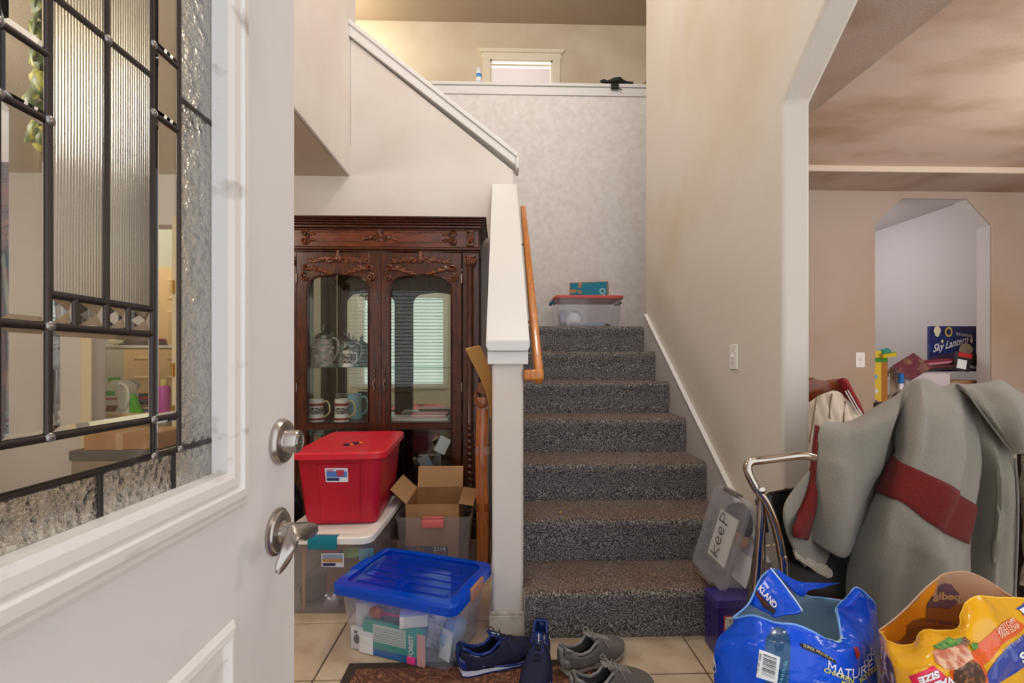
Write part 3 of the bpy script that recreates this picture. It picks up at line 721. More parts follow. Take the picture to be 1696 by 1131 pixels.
# ------------------------------------------------- things inside the cabinet
CER = mat('white_glazed_ceramic', (232,228,222), .15); RIMR = mat('red_print', (150,30,34), .3); GRN = mat('grey_green_relief', (120,136,128), .3, var=(40,(196,188,184),.45,.6))
PEW = mat('dull_pewter', (120,120,116), .35, .9); GOLDH = mat('cream_gold_handle', (206,186,140), .3)
DKP = mat('dark_team_print', (58,44,46), .4, var=(90,(190,180,176),.48,.56)); BLUC = mat('pale_blue_glass', (150,190,204), .12)
def mug(x, y, z, h, r, label, body, band, hand):
    t = thing('beer_mug', label, 'mug', (x,y,z), 0, 'mugs on the lower cabinet shelf')
    m = MB(); m.lathe([(r*1.02,0),(r*1.05,.008),(r*.98,.016),(r*.92,h*.5),(r*.95,h-.006),(r*.97,h),(r*.86,h),(r*.82,h*.5),(r*.85,.012)], 24, cap1=True); obj('body', m, body, t, local=True, smooth=40)
    m = MB(); m.tube(spline([(r*.9,0,h*.86),(r*1.5,0,h*.88),(r*1.85,0,h*.62),(r*1.7,0,h*.34),(r*.95,0,h*.16)],5), r*.13, 8); obj('handle', m, hand, t, local=True, smooth=60)
    if band:
        m = MB(); m.loft([[(r*.945*k*math.cos(a), r*.945*k*math.sin(a), zz) for a in [2*PI*i/24 for i in range(24)]] for zz, k in ((h*.34,1.02),(h*.62,1.02))], False, False); obj('horse_frieze_print', m, DKP, t, local=True, smooth=60)
        for z0_, z1_, k in ((h*.70,h*.82,1.02),(h*.06,h*.17,1.085)):
            m = MB(); m.loft([[(r*.955*k*math.cos(a), r*.955*k*math.sin(a), zz) for a in [2*PI*i/24 for i in range(24)]] for zz in (z0_, z1_)], False, False); obj('red_band', m, RIMR, t, local=True, smooth=60)
    return t
ys = 2.93; zl2 = gz(701)+.0005
k = YC/ys
mx_ = lambda px: P(px,600,ys).x
mug(mx_(524), ys, zl2, .142, .046, 'white beer mug with dark horse print and red bands, nearer the cabinet hinge', CER, True, GOLDH)
mug(mx_(566), ys+.0, zl2, .142, .046, 'white beer mug with red bands standing just left of the cabinet door pull', CER, True, GOLDH)
mug(mx_(577), ys+.125, zl2, .165, .048, 'pale blue mug standing behind the white mugs', BLUC, False, BLUC)
def stein(x, y, z, h, r, label, body):
    t = thing('lidded_stein', label, 'stein', (x,y,z), 0, 'lidded steins on the glass shelf')
    m = MB(); m.lathe([(r*1.15,0),(r*1.2,.01),(r,.025),(r*1.02,h*.35),(r*.9,h*.55),(r*.82,h*.62),(r*.85,h*.64)], 22)
    for q in range(26):
        a = random.uniform(PI,2*PI); zz = random.uniform(.02,h*.5); m.ball((r*.98*math.cos(a), r*.98*math.sin(a), zz), r*.2, r*.16, r*.2, 6, 5)
    obj('body', m, body, t, local=True, smooth=60)
    m = MB(); m.lathe([(r*.9,h*.64),(r*.92,h*.66),(r*.7,h*.73),(r*.3,h*.78),(r*.16,h*.8)], 22); m.ball((0,0,h*.84), r*.16, r*.14, h*.06, 8, 6); m.ball((r*.1,0,h*.92), r*.10, r*.10, h*.06, 8, 6); m.ball((-r*.15,0,h*.87), r*.12,r*.1,h*.04,8,6); obj('lid', m, PEW, t, local=True, smooth=60)
    m = MB(); m.tube(spline([(r*.8,0,h*.66),(r*1.45,0,h*.62),(r*1.6,0,h*.4),(r*1.05,0,h*.14)],5), r*.12, 8); obj('handle', m, body, t, local=True, smooth=60)
    m = MB(); m.tube([(r*.75,0,h*.66),(r*1.0,0,h*.74),(r*.9,0,h*.8)], r*.08, 6); obj('thumb_lift', m, PEW, t, local=True, smooth=60)
FLO = mat('floral_relief', (176,158,160), .3, var=(45,(112,128,120),.42,.6))
zs1 = zsh-.0008
stein(mx_(533), ys+.02, zs1, .285, .062, 'tall grey lidded stein with floral relief and figure on its lid', FLO)
stein(mx_(569), ys+.09, zs1, .235, .056, 'smaller green-grey lidded stein on the glass shelf behind the little mug', GRN)
t = thing('lidded_stein', 'smallest white and dark lidded stein at the right end of the glass shelf', 'stein', (mx_(579), ys-.035, zs1), 0, 'lidded steins on the glass shelf')
m = MB(); m.lathe([(.034,0),(.035,.006),(.030,.02),(.031,.10),(.033,.105)], 20); obj('body', m, CER, t, local=True, smooth=40)
m = MB(); m.loft([[(.0318*math.cos(a), .0318*math.sin(a), zz) for a in [2*PI*i/20 for i in range(20)]] for zz in (.025,.085)], False, False); obj('dark_print', m, DKP, t, local=True, smooth=60)
m = MB(); m.lathe([(.034,.1052),(.030,.115),(.012,.126),(.004,.136)], 16); m.tube([(.03,0,.11),(.045,0,.125),(.05,0,.14)], .005, 6); obj('lid', m, PEW, t, local=True, smooth=60)
m = MB(); m.tube(spline([(.03,0,.09),(.055,0,.085),(.055,0,.04),(.03,0,.02)],5), .005, 6); obj('handle', m, CER, t, local=True, smooth=60)
def booklet(px, py0, px1, z, y, label, rgb, h, name='book'):
    x0, x1 = P(px,600,y).x, P(px1,600,y).x
    t = thing(name, label, 'book', ((x0+x1)/2, y, z)); wv = (x1-x0)/2
    m = MB(); m.box(-wv,wv,-.07,.08,0,.004,bev=.001); m.box(-wv,wv,-.07,.08,h-.004,h,bev=.001); m.box(-wv,-wv+.004,-.07,.08,.0041,h-.0041); obj('cover', m, mat('cover_%d_%d_%d'%rgb, rgb, .35), t, local=True)
    m = MB(); m.box(-wv+.0045,wv-.003,-.067,.077,.0042,h-.0042); obj('pages', m, mat('paper_white',(230,226,216),.8), t, local=True)
booklet(650, 0, 745, zl2, 2.99, 'thick white book lying under the pink one in the right cabinet door', (206,214,210), .022)
booklet(683, 0, 741, zl2+.0225, 3.0, 'pink book lying on a white one behind the right cabinet door', (206,84,112), .02)
t = thing('magazine', 'blue and white magazine lying below the mugs behind the red tote', 'magazine', (mx_(520), 2.95, .1505+.62)); 
z = gz(722); m = MB(); m.box(xl_+.052, xr-.052, YC+.062, YBK-.014, z-.012, z-.004); obj('lower_glass_shelf', m, CGL, cab)
t.location.z = z-.0035
m = MB(); m.box(-.08,.08,-.06,.06,0,.03,bev=.002); obj('pages', m, mat('magazine_print', (186,210,216), .4, var=(30,(120,60,60),.52,.6)), t, local=True)
for (px, py, rr, lab) in ((733,737,.45,'white price card hanging tilted at the upper right of the lower cabinet pane'),(706,768,-.5,'grey price card hanging lower left inside the right cabinet pane')):
    c = P(px,py,YC+.03); t = thing('price_card', lab, 'card', c, group='price cards in the cabinet')
    m = MB(); m.box(-.036,.036,-.001,.001,-.052,.052,M=Matrix.Rotation(rr,4,'Y')); obj('card', m, mat('card_%d'%px, (226,230,236) if px > 720 else (150,160,178), .6), t, local=True)
    m = MB(); m.tube([(0,0,.05),(.01,0.004,.08),(0.02,.004,.11)], .0008, 4); obj('string', m, mat('string',(200,190,170),.9), t, local=True)
# ================================================================= STORAGE TOTES AND BOXES
REDP = mat('red_polypropylene', (190,14,46), .38, var=(5,(172,10,42),.45,.7))
REDL = mat('red_lid_plastic', (214,34,52), .4, var=(16,(196,62,76),.55,.75))
CLR = clear_glass('clear_tote_plastic', (252,253,255), 1.35, .08, milk=((236,240,246), .09))
CLR2 = clear_glass('milky_tote_plastic', (250,250,252), 1.35, .12, milk=((226,226,232), .18))
BLID = clear_glass('blue_translucent_plastic', (110,165,250), 1.45, .06, milk=((6,108,240), .34))
BRIM = clear_glass('blue_rim_plastic', (80,150,250), 1.45, .1, milk=((0,108,240), .75))
WLID = mat('white_lid_plastic', (236,232,226), .4)
TEAL = mat('teal_latch', (10,122,140), .4); PINKL = mat('salmon_latch', (226,112,106), .4); GREYL = mat('grey_latch', (112,102,98), .45)
CARD = mat('brown_cardboard', (176,132,88), .85, var=(6,(160,116,74),.45,.7)); CARDIN = mat('cardboard_inside', (192,148,104), .85)
PAPER = mat('white_paper', (232,232,234), .75); NAVYP = mat('navy_print', (34,40,92), .6); BLKINK = mat('black_ink', (24,24,28), .6); WHITEP = mat('white_print', (236,236,238), .5)
def solid(name, rgb, rough=.5, **k): return mat(name, rgb, rough, **k)
def tote_body(w0, d0, w1, d1, h, r, th=.0035, lip=.014):
    """open tapered tub: bottom w0 x d0, rim w1 x d1"""
    m = MB()
    def at(t, o=0): return rring(w0+(w1-w0)*t-2*o, d0+(d1-d0)*t-2*o, max(r-o,.004), h*t)
    ring = [at(.0, .008)]
    ring[0] = [(x,y,0) for x,y,z in ring[0]]
    ring += [[(x,y,z+ .008 if i == 0 else z) for x,y,z in at(t)] for i, t in enumerate((.03,.25,.5,.75,.93))]
    ring += [[(x,y,h*.94) for x,y,z in rring(w1+lip, d1+lip, r+lip/2, 0)], [(x,y,h-.001) for x,y,z in rring(w1+lip, d1+lip, r+lip/2, 0)], [(x,y,h) for x,y,z in rring(w1+lip-.003, d1+lip-.003, r+lip/2, 0)]]
    inner = [at(t, th) for t in (1.0,.75,.5,.25,.04)]
    inner[0] = [(x,y,h) for x,y,z in inner[0]]
    m.loft(ring+inner, True, True)
    return m
def lid_flat(w, d, r, z, skirt, rise, inset, th=.003):
    m = MB()
    R = lambda o, zz: [(x,y,zz) for x,y,q in rring(w-2*o, d-2*o, max(r-o,.006), 0)]
    m.loft([R(.003,z-skirt), R(0,z-skirt), R(0,z-.006), R(.006,z), R(inset*.7,z), R(inset,z+rise), R(inset+.01,z+rise),
            R(inset+.01,z+rise-th), R(inset,z-th+rise), R(inset*.7,z-th), R(.006,z-th), R(.003,z-.006)], False, False)
    m.f.pop if False else None
    k = len(m.v)
    # centre panel closes the ring
    n = len(R(0,0)); m.f.append([6*n+i for i in range(n)]); m.m.append(0); m.f.append([7*n+i for i in range(n)][::-1]); m.m.append(0)
    # join last ring to first
    L = 11*n
    for i in range(n): m.f.append((L+i, L+(i+1)%n, (i+1)%n, i)); m.m.append(0)
    return m
# ---- red tote on the white-lidded one
t = thing('storage_tote', 'big red tote with red lid standing on the white-lidded clear tote', 'tote', (-.742, 2.345, .3515), .06, 'storage totes')
m = tote_body(.325,.50,.375,.585,.325,.035,.004,.012); body = obj('body', m, REDP, t, local=True, smooth=40)
m = MB()
for s in (-1,):
    m.prism([(-.085,.02),(.085,.02),(.095,.285),(-.095,.285)], 0, .006, 'y', M=Matrix.Translation((0,-.250-.006,0)) @ Matrix.Rotation(math.atan(-.0425/.325), 4, 'X') if False else Matrix.Translation((0,-.2565,0)) @ Matrix.Rotation(math.atan2(.0425,.325),4,'X'))
obj('raised_end_panel', m, REDP, t, local=True, bevel=.004)
m = lid_flat(.415,.625,.055,.338,.030,-.007,.055,.004); m.box(-.14,.14,.285,.318,.3,.315) if False else None; rlid = obj('lid', m, REDL, t, local=True, smooth=40)
m = MB(); m.box(-.06,.06,.14,.22,.3312,.3325,bev=.0006); obj('lid_emboss', m, REDL, t, local=True)
bv = bvh_of([body] + [c for c in t.children if c.name.startswith('raised')])
L1 = thing_label = pdecal('sticker', [(538,775),(576,775),(577,798),(540,798)], bv, mat('sticker_white',(222,226,238),.4), t, off=.0012)
pdecal('sticker_print', [(541,780),(574,780),(575,790),(541,790)], bv, mat('sticker_blue',(86,126,204),.4), t, off=.0018)
pdecal('sticker_print', [(541,791),(562,791),(562,796),(542,796)], bv, NAVYP, t, off=.0018)
pdecal('sticker_print', [(557,778),(570,778),(569,788),(559,788)], bv, mat('sticker_red',(190,54,70),.4), t, off=.0024)
pdecal('sticker_print', [(566,791),(574,791),(574,797),(567,797)], bv, WHITEP, t, off=.0018)
pdecal('sticker_print', [(541,777),(553,777),(552,780),(541,780)], bv, mat('sticker_pink',(228,130,150),.4), t, off=.0018)
# batteries on the lid
BAT = mat('battery_black', (30,30,34), .35); COP = mat('battery_copper', (214,120,48), .35, .4)
for (px, py, rz, lab) in ((577,738,.05,'small black and copper battery lying left on the red lid'), (592,735.5,.25,'small black and copper battery lying right on the red lid')):
    c = PZ(px, py, .692); b = thing('battery', lab, 'battery', (c.x,c.y,.6915), rz, 'batteries on the red lid')
    MX = Matrix.Translation((0,0,.0058)) @ Matrix.Rotation(PI/2,4,'Y')
    m = MB(); m.lathe([(.0055,-.022),(.0057,-.021),(.0057,.008)], 14, M=MX); obj('cell', m, BAT, b, local=True, smooth=50)
    m = MB(); m.lathe([(.0057,.0081),(.0057,.021),(.0052,.022),(.002,.0222),(.002,.0245)], 14, M=MX); obj('copper_end', m, COP, b, local=True, smooth=50)
# ---- clear tote with white lid
t = thing('storage_tote', 'clear tote with white lid and teal latch carrying the red tote', 'tote', (-.745, 2.245, .0005), -.03, 'storage totes')
m = tote_body(.36,.52,.385,.56,.327,.03,.003,.010); body = obj('body', m, CLR2, t, local=True, smooth=40)
m = lid_flat(.415,.60,.05,.348,.030,-.0045,.05,.004); obj('lid', m, WLID, t, local=True, smooth=40)
for s in (-1, 1):
    m = MB(); m.box(-.062,.062,s*.302-.005,s*.302+.005,.297,.349,bev=.004); m.box(-.062,.062,min(s*.275,s*.302),max(s*.275,s*.302),.3485,.3514,bev=.001); obj('latch', m, TEAL, t, local=True, smooth=40)
bv = bvh_of([body])
pdecal('sticker', [(532,916),(570,916),(570,939),(533,938)], bv, mat('sticker_white',(222,226,238),.4), t, off=.0012)
pdecal('sticker_print', [(534,918),(568,918),(568,925),(534,925)], bv, mat('sticker_sky',(150,170,200),.4), t, off=.0018)
pdecal('sticker_print', [(534,925),(568,925),(568,931),(534,931)], bv, mat('sticker_sand',(186,142,96),.4), t, off=.0018)
pdecal('sticker_print', [(534,932),(556,932),(556,937),(535,937)], bv, NAVYP, t, off=.0018)
TO = Matrix.Translation((-.735,2.245,.0)) @ Matrix.Rotation(-.03,4,'Z')
def inside(name, label, cat, x, y, z, mb, m_, rot=None, group='things inside the white-lidded tote', T0=TO, parts=()):
    p = T0 @ Vector((x,y,z)); R = T0.to_3x3().to_euler()
    if parts:
        o = thing(name, label, cat, p, 0, group); o.rotation_euler = (R.x,R.y,R.z+(rot or 0))
        obj('body', mb, m_, o, local=True, smooth=45)
        for pn, pm, pmat in parts: obj(pn, pm, pmat, o, local=True, smooth=45)
    else:
        o = obj(name, mb, m_, smooth=45); o.location = p; o.rotation_euler = (R.x,R.y,R.z+(rot or 0)); tag(o, label, cat, group)
    return o
def bx(sx, sy, sz, bev=.002):
    m = MB(); m.box(-sx/2,sx/2,-sy/2,sy/2,0,sz,bev=bev); return m
def crumple(rx, ry, rz, amp=.3, seed=1, seg=18, rings=12):
    m = MB(); m.ball((0,0,rz), rx, ry, rz, seg, rings)
    for v in m.v:
        n = NZ.noise(Vector(v)*(1.6/max(rx,ry))+Vector((seed,seed,0))); k = 1+amp*n+amp*.5*NZ.noise(Vector(v)*(4/max(rx,ry))+Vector((seed,0,seed)))
        v.x *= k; v.y *= k; v.z = max(.0, rz+(v.z-rz)*k)
    return m
def ring_toy(R, r):
    m = MB(); m.tube([(R*math.cos(2*PI*k/20), R*math.sin(2*PI*k/20), r) for k in range(20)], r, 8, closed=True); return m
inside('toy_ring', 'lime green ring toy near the top of the white-lidded clear tote', 'toy', .085,-.21,.235, ring_toy(.032,.012), solid('lime_plastic',(140,196,60),.4))
inside('soft_toy', 'pink soft toy pressed against the front of the white-lidded tote', 'toy', -.01,-.20,.225, crumple(.04,.04,.03,.3,3), solid('pink_plush',(206,92,118),.8))
inside('soft_toy', 'orange toy at the upper middle of the white-lidded tote', 'toy', .035,-.15,.238, crumple(.035,.04,.028,.3,5), solid('orange_plush',(214,130,66),.8))
inside('teal_tag', 'teal card slipped behind the right front of the white-lidded tote', 'card', .155,-.235,.225, bx(.06,.002,.05,.0005), solid('teal_card',(70,170,186),.6), rot=.25)
inside('brown_box', 'reddish brown box filling the middle of the white-lidded tote', 'box', .06,-.02,.005, bx(.20,.34,.2,.004), solid('brown_leatherette',(118,62,44),.6))
inside('plush_heap', 'dark plush heap at the lower left of the white-lidded tote', 'bag', -.11,-.13,.005, crumple(.06,.09,.05,.35,9), solid('charcoal_plush',(52,48,50),.8))
inside('wooden_stick', 'thin wooden stick upright at the left of the white-lidded tote', 'stick', -.115,-.245,.005, bx(.014,.006,.28,.002), solid('pale_wood',(190,138,92),.7))
inside('silver_wrapper', 'crumpled silver wrapper at the bottom front of the white-lidded tote', 'wrapper', -.0,-.225,.005, crumple(.045,.022,.035,.5,12), solid('silver_foil',(176,176,184),.25,metal=.8))
inside('toy_heap', 'dusty pink stuffed heap at the back of the white-lidded tote', 'toy', -.115,.10,.005, crumple(.045,.10,.09,.3,21), solid('dusty_plush',(168,120,128),.85))
# ---- clear tote holding an open cardboard box
t = thing('storage_tote', 'lidless clear tote with salmon latches around an open cardboard box', 'tote', (-.334, 2.515, .0005), .0, 'storage totes')
m = tote_body(.335,.44,.375,.485,.315,.03,.003,.012); ctote = obj('body', m, CLR2, t, local=True, smooth=40)
for s in (-1,1):
    m = MB(); m.box(-.055,.055,s*.256-.006,s*.256+.006,.268,.312,bev=.005); m.box(-.05,.05,min(s*.235,s*.26),max(s*.235,s*.26),.3155,.3195,bev=.001); obj('latch', m, PINKL if s < 0 else mat('pale_pink_latch',(206,150,154),.4), t, local=True, smooth=40)
bx_ = thing('cardboard_box', 'open cardboard box with raised flaps inside the lidless clear tote', 'box', (-.345, 2.475, .006), .0)
m = MB(); W2, D2, HB, c_ = .135, .155, .36, .004
m.box(-W2,W2,-D2,D2,0,c_); m.box(-W2,W2,-D2,-D2+c_,c_,HB); m.box(-W2,W2,D2-c_,D2,c_,HB); m.box(-W2,-W2+c_,-D2+c_,D2-c_,c_,HB); m.box(W2-c_,W2,-D2+c_,D2-c_,c_,HB)
cbody = obj('carton', m, CARD, bx_, local=True)
def flap(hx, hy, hz, ln, wd, ang, axis, m_=CARDIN):
    m = MB()
    if axis == 'x-': M = Matrix.Translation((hx,hy,hz)) @ Matrix.Rotation(-ang,4,'Y') ; m.box(-ln,0,-wd,wd,0,c_,M=M)
    if axis == 'x+': M = Matrix.Translation((hx,hy,hz)) @ Matrix.Rotation(ang,4,'Y'); m.box(0,ln,-wd,wd,0,c_,M=M)
    if axis == 'y+': M = Matrix.Translation((hx,hy,hz)) @ Matrix.Rotation(ang,4,'X'); m.box(-wd,wd,0,ln,0,c_,M=M)
    if axis == 'y-': M = Matrix.Translation((hx,hy,hz)) @ Matrix.Rotation(-ang,4,'X'); m.box(-wd,wd,-ln,0,0,c_,M=M)
    obj('flap', m, m_, bx_, local=True)
flap(-W2,0,HB+.001,.11,.15,-.75,'x-'); flap(W2,0,HB+.001,.075,.15,.15,'x+'); flap(0,D2,HB+.001,.12,.13,1.3,'y+')
bv = bvh_of([cbody])
pdecal('printed_panel', [(672,904),(742,904),(742,935),(672,935)], bv, NAVYP, bx_, off=.001)
for s, o_, e in (('DAT-180-U',(675,912),(702,912)),('CC-1420',(677,920),(703,920)),('2114',(718,912),(738,912)),('313-H',(718,920),(738,920))):
    tdecal('printed_text', s, o_, e, (0,-7), bv, WHITEP if s == '2114' else CARD, bx_, bold=.02, off=.0018, L=20)
for y in (903,): pass
# ---- blue-lidded tote at the front
BA = math.radians(-20.2)
t = thing('storage_tote', 'clear tote of papers with translucent blue lid, nearest on the floor', 'tote', (-.332, 1.795, .0005), BA, 'storage totes')
TB = Matrix.Translation((-.332,1.795,0)) @ Matrix.Rotation(BA,4,'Z')
m = tote_body(.43,.275,.47,.315,.232,.03,.003,.008); bbody = obj('body', m, CLR, t, local=True, smooth=40)
m = lid_flat(.515,.355,.03,.262,.034,-.008,.042,.003); blid = obj('lid', m, BLID, t, local=True, smooth=40)
m = MB(); R = lambda o, zz: [(x,y,zz) for x,y,q in rring(.520-2*o, .360-2*o, .032, 0)]
m.loft([R(0,.226),R(0,.256),R(.006,.264),R(.036,.264),R(.036,.2632),R(.006,.2628),R(.003,.256),R(.003,.226)], False, False); n = 20
for i in range(n): m.f.append((7*n+i,7*n+(i+1)%n,(i+1)%n,i)); m.m.append(0)
obj('lid_rim', m, BRIM, t, local=True, smooth=40)
m = MB()
for k in range(5):
    y = -.10+.05*k; m.box(-.19,.19,y-.012,y+.012,.2542,.2572,bev=.0014)
rib = obj('lid_ribs', m, BLID, t, local=True); rib['kind'] = 'stuff'
for s in (-1,1):
    m = MB(); m.box(s*.262-.006,s*.262+.006,-.055,.055,.218,.266,bev=.004); obj('latch', m, BRIM if s < 0 else mat('amber_latch',(170,120,96),.4), t, local=True, smooth=40)
def ib(name, label, cat, x, y, z, mb, m_, rot=0, tilt=None, parts=()):
    o = inside(name, label, cat, x, y, z, mb, m_, rot, 'papers and bits inside the blue-lidded tote', TB, parts)
    if tilt: o.rotation_euler.x += tilt
    return o
def openbox(*a): pass
GRN_ = solid('green_teal_cover',(20,160,150),.5)
bk = ib('paperback_book', 'green and teal puzzle book against the front of the blue-lidded tote', 'book', -.015,-.128,.004, bx(.26,.016,.125,.001), GRN_)
bv = bvh_of([bk]) if False else None
M0 = wm(bk); frm = -.0085
def fp(name, vs2, col, par, y=-.0086):          # flat print on the front of a part, local x,z
    m = MB(); m.add([(x,y,z) for x,z in vs2], [list(range(len(vs2)))]); return obj(name, m, col, par, local=True)
fp('printed_panel', [(-.085,.05),(.055,.05),(.055,.115),(-.085,.115)], solid('pale_print',(206,216,210),.6), bk)
fp('printed_panel', [(-.13,.0),(.13,.0),(.13,.025),(-.13,.025)], solid('blue_print',(34,98,168),.5), bk, -.0088)
v_, f_ = text_flat('FOREST', (.085,-.0092,.02), (0,0,.085), (-.018,0,0), .03)
m = MB(); m.add(v_, f_); obj('printed_text', m, WHITEP, bk, local=True)
for k in range(6): fp('printed_line', [(-.08,.055+.009*k),(.05,.055+.009*k),(.05,.058+.009*k),(-.08,.058+.009*k)], solid('grey_print',(150,160,158),.6), bk, -.0090)
c1_ = ib('photo_card', 'small card with a dark round flask picture, front left of the blue tote', 'card', -.178,-.1275,.004, bx(.055,.002,.085,.0004), PAPER)
v2 = [(-.0 + .015*math.cos(a), .038+.018*math.sin(a)) for a in [2*PI*i/16 for i in range(16)]]; fp('picture', v2, solid('dark_print',(50,52,62),.5), c1_, -.0013)
fp('picture', [(-.012,.058),(.002,.058),(.004,.07),(-.014,.07)], solid('dark_print',(50,52,62),.5), c1_, -.0013)
ib('white_card', 'blank white card leaning at the front of the green book', 'card', -.128,-.1395,.004, bx(.06,.0015,.082,.0004), PAPER)
ib('pink_card', 'dull pink card upright at the right of the green book', 'card', .105,-.1405,.004, bx(.034,.0015,.115,.0004), solid('dull_pink_card',(206,158,160),.7))
ib('white_carton', 'small white carton lying tilted at the top right of the blue tote', 'box', .055,-.105,.134, bx(.10,.055,.045,.002), PAPER, .5, .12)
ib('case', 'clear rigid case lying at the top of the blue-lidded tote', 'case', -.04,-.085,.172, bx(.12,.07,.03,.003), clear_glass('clear_case',(225,232,240),1.45,.05,milk=((210,216,226),.2)), -.5)
ib('white_carton', 'white carton standing behind the green book at the left', 'box', -.165,-.075,.004, bx(.08,.05,.16,.002), solid('pale_grey_carton',(214,214,220),.7), .15)
ib('paper_sheet', 'folded white paper sheet at the right front of the blue tote', 'paper', .175,-.10,.02, bx(.055,.003,.10,.0006), PAPER, -.35, -.2)
ib('plastic_bag', 'crumpled pale blue plastic bag along the right end of the blue tote', 'bag', .165,-.01,.004, crumple(.035,.08,.055,.35,31), solid('pale_blue_film',(150,184,216),.3))
ib('marker_pen', 'magenta marker lying by the white carton in the blue tote', 'pen', -.045,-.105,.136, (lambda q: (q.tube([(-.05,0,.006),(.04,0,.012)], .006, 8), q)[1])(MB()), solid('magenta_plastic',(222,70,140),.4))
ib('pink_eraser', 'bright pink eraser at the bottom front of the blue tote', 'eraser', .065,-.141,.0055, bx(.034,.004,.026,.001), solid('hot_pink',(230,60,140),.5))
ib('paper_pile', 'stack of assorted papers filling the back of the blue tote', 'papers', .0,.035,.004, bx(.27,.15,.165,.003), solid('mixed_paper',(226,228,236),.7,var=(26,(120,150,190),.5,.62)), .05)
ib('plastic_film', 'grey plastic film bunched at the top left of the blue tote', 'bag', -.165,-.03,.170, crumple(.045,.05,.025,.4,33), solid('grey_film',(176,176,184),.35))
ib('wrapper', 'reddish wrapper tucked at the top left of the blue tote', 'bag', -.10,-.115,.132, crumple(.03,.02,.02,.4,35), solid('rust_film',(190,92,72),.4))
ib('cloth_bundle', 'dark blue cloth bundle under the middle of the blue lid', 'cloth', .05,.04,.172, crumple(.11,.07,.026,.35,37), solid('indigo_cloth',(54,56,110),.8))
# ---- tall wrapped wood and curled cardboard between cabinet and knee wall
WRAP = mat('tape_wrapped_wood', (190,112,50), .22, coat=.6, var=(14,(150,80,32),.4,.7), stretch=(8,8,.8))
t = thing('wrapped_bundle', 'tall tape-wrapped bundle of brown wood slats leaning beside the knee wall', 'bundle', (-.085, 2.42, 0))
m = MB(); 
G = []
for k in range(13):
    z = .0+.905*k/12; row = []
    for (x, y) in ((-.040,-.03),(-.012,-.036),(.020,-.03),(.026,0),(.018,.034),(-.012,.036),(-.040,.03),(-.046,0)):
        row.append((-.085+x*(1+.06*NZ.noise((x*30,z*9,1)))+.004*math.sin(z*8), 2.42+y+.02*z, z))
    G.append(row)
m.loft(G); obj('slats', m, WRAP, t, smooth=50)
m = MB(); 
for z in (.30,.60,.84):
    m = MB(); m.loft([[(-.085+1.04*(x), 2.42+1.04*y+.02*zz, zz) for x,y in ((-.042,-.032),(.022,-.032),(.028,0),(.022,.034),(-.042,.034),(-.048,0))] for zz in (z, z+.045)], False, False)
    obj('tape_band', m, clear_glass('shiny_tape',(236,190,130),1.5,.05,milk=((206,140,74),.35)), t, smooth=30)
m = MB(); m.tube(spline([(-.125,2.40,.875),(-.085,2.385,.86),(-.06,2.40,.90),(-.085,2.43,.945),(-.125,2.43,.93)],4,True), .010, 6, closed=True); obj('loose_strap', m, mat('brown_strap',(140,86,46),.5), t, smooth=60)
t = thing('paper_roll', 'short brown paper roll lying on top of the wrapped wood bundle', 'roll', (-.1, 2.5, .93))
m = MB(); m.lathe([(.036,-.09),(.037,-.085),(.037,.085),(.036,.09)], 18, M=Matrix.Translation((-.085,2.50,.955)) @ Matrix.Rotation(PI/2,4,'X')); obj('roll', m, mat('brown_wrap_paper',(142,92,52),.55), t, smooth=40)
m = MB(); m.lathe([(.0375,-.02),(.0378,.02)], 18, M=Matrix.Translation((-.085,2.47,.955)) @ Matrix.Rotation(PI/2,4,'X'), cap0=False, cap1=False); obj('tape', m, CARD, t, smooth=40)
m = MB()
ctr = [[(770,577),(783,574),(795,572)],[(783,602),(792,593),(802,586)],[(797,630),(803,617),(810,606)],[(808,660),(811,648),(815.5,636)],[(813,695),(815,690),(817,680)]]
G = patch([[P(x,y,2.24+.02*i+.012*j) for j,(x,y) in enumerate(r)] for i, r in enumerate(ctr)], 4, 5); m.grid(G)
o = obj('cardboard_sheet', m, mat('manila_sheet',(196,150,88),.6), smooth=60, solid=.003); tag(o, 'curled manila cardboard sheet sticking out left of the knee wall post', 'cardboard')
# ---- black bags and wires behind the door edge
BLKB = mat('black_bin_bag', (22,22,24), .28, bump=(28,.9,.03))
m = crumple(.17,.22,.28,.25,41,28,20); o = obj('black_bag', m, BLKB, smooth=60); o.location = (-1.22,2.35,.0); tag(o, 'crumpled black plastic bag on the floor left of the totes', 'bag')
m = MB()
for k in range(5):
    m.tube(spline([(-1.02-.01*k,2.2+.03*k,.50),(-1.0-.006*k,2.16,.62+.02*k),(-.985-.004*k,2.15,.70-.03*k),(-.99-.012*k,2.12,.56)],6), .0025, 6)
o = obj('wire_coil', m, mat('pale_green_wire',(150,170,158),.4), smooth=60); tag(o, 'thin pale wires draped over the black bag by the red tote', 'wires')
# ---- landing: clear tote with red lid and a teal box on it
zl = 7*H+.0005
t = thing('storage_tote', 'clear tote with coral red lid and teal latches on the stair landing', 'tote', (.727, 3.87, zl), .0, 'storage totes')
m = tote_body(.50,.375,.54,.41,.266,.03,.003,.012); body = obj('body', m, CLR, t, local=True, smooth=40)
m = lid_flat(.57,.435,.04,.277,.024,-.004,.04,.003); obj('lid', m, mat('coral_lid',(206,84,80),.4), t, local=True, smooth=40)
for s in (-1,1):
    m = MB(); m.tube([(s*.272,-.07,.235),(s*.294,-.065,.232),(s*.294,.065,.232),(s*.272,.07,.235)], .010, 8); obj('latch', m, TEAL if s < 0 else mat('dark_teal_latch',(14,60,64),.4), t, local=True, smooth=60)
TL = Matrix.Translation((.727,3.87,zl))
G3 = 'things in the landing tote'
inside('cloth_bundle', 'white crumpled cloth ball at the front of the landing tote', 'cloth', -.105,-.10,.006, crumple(.072,.06,.078,.3,51), solid('white_cloth',(230,230,228),.85), group=G3, T0=TL)
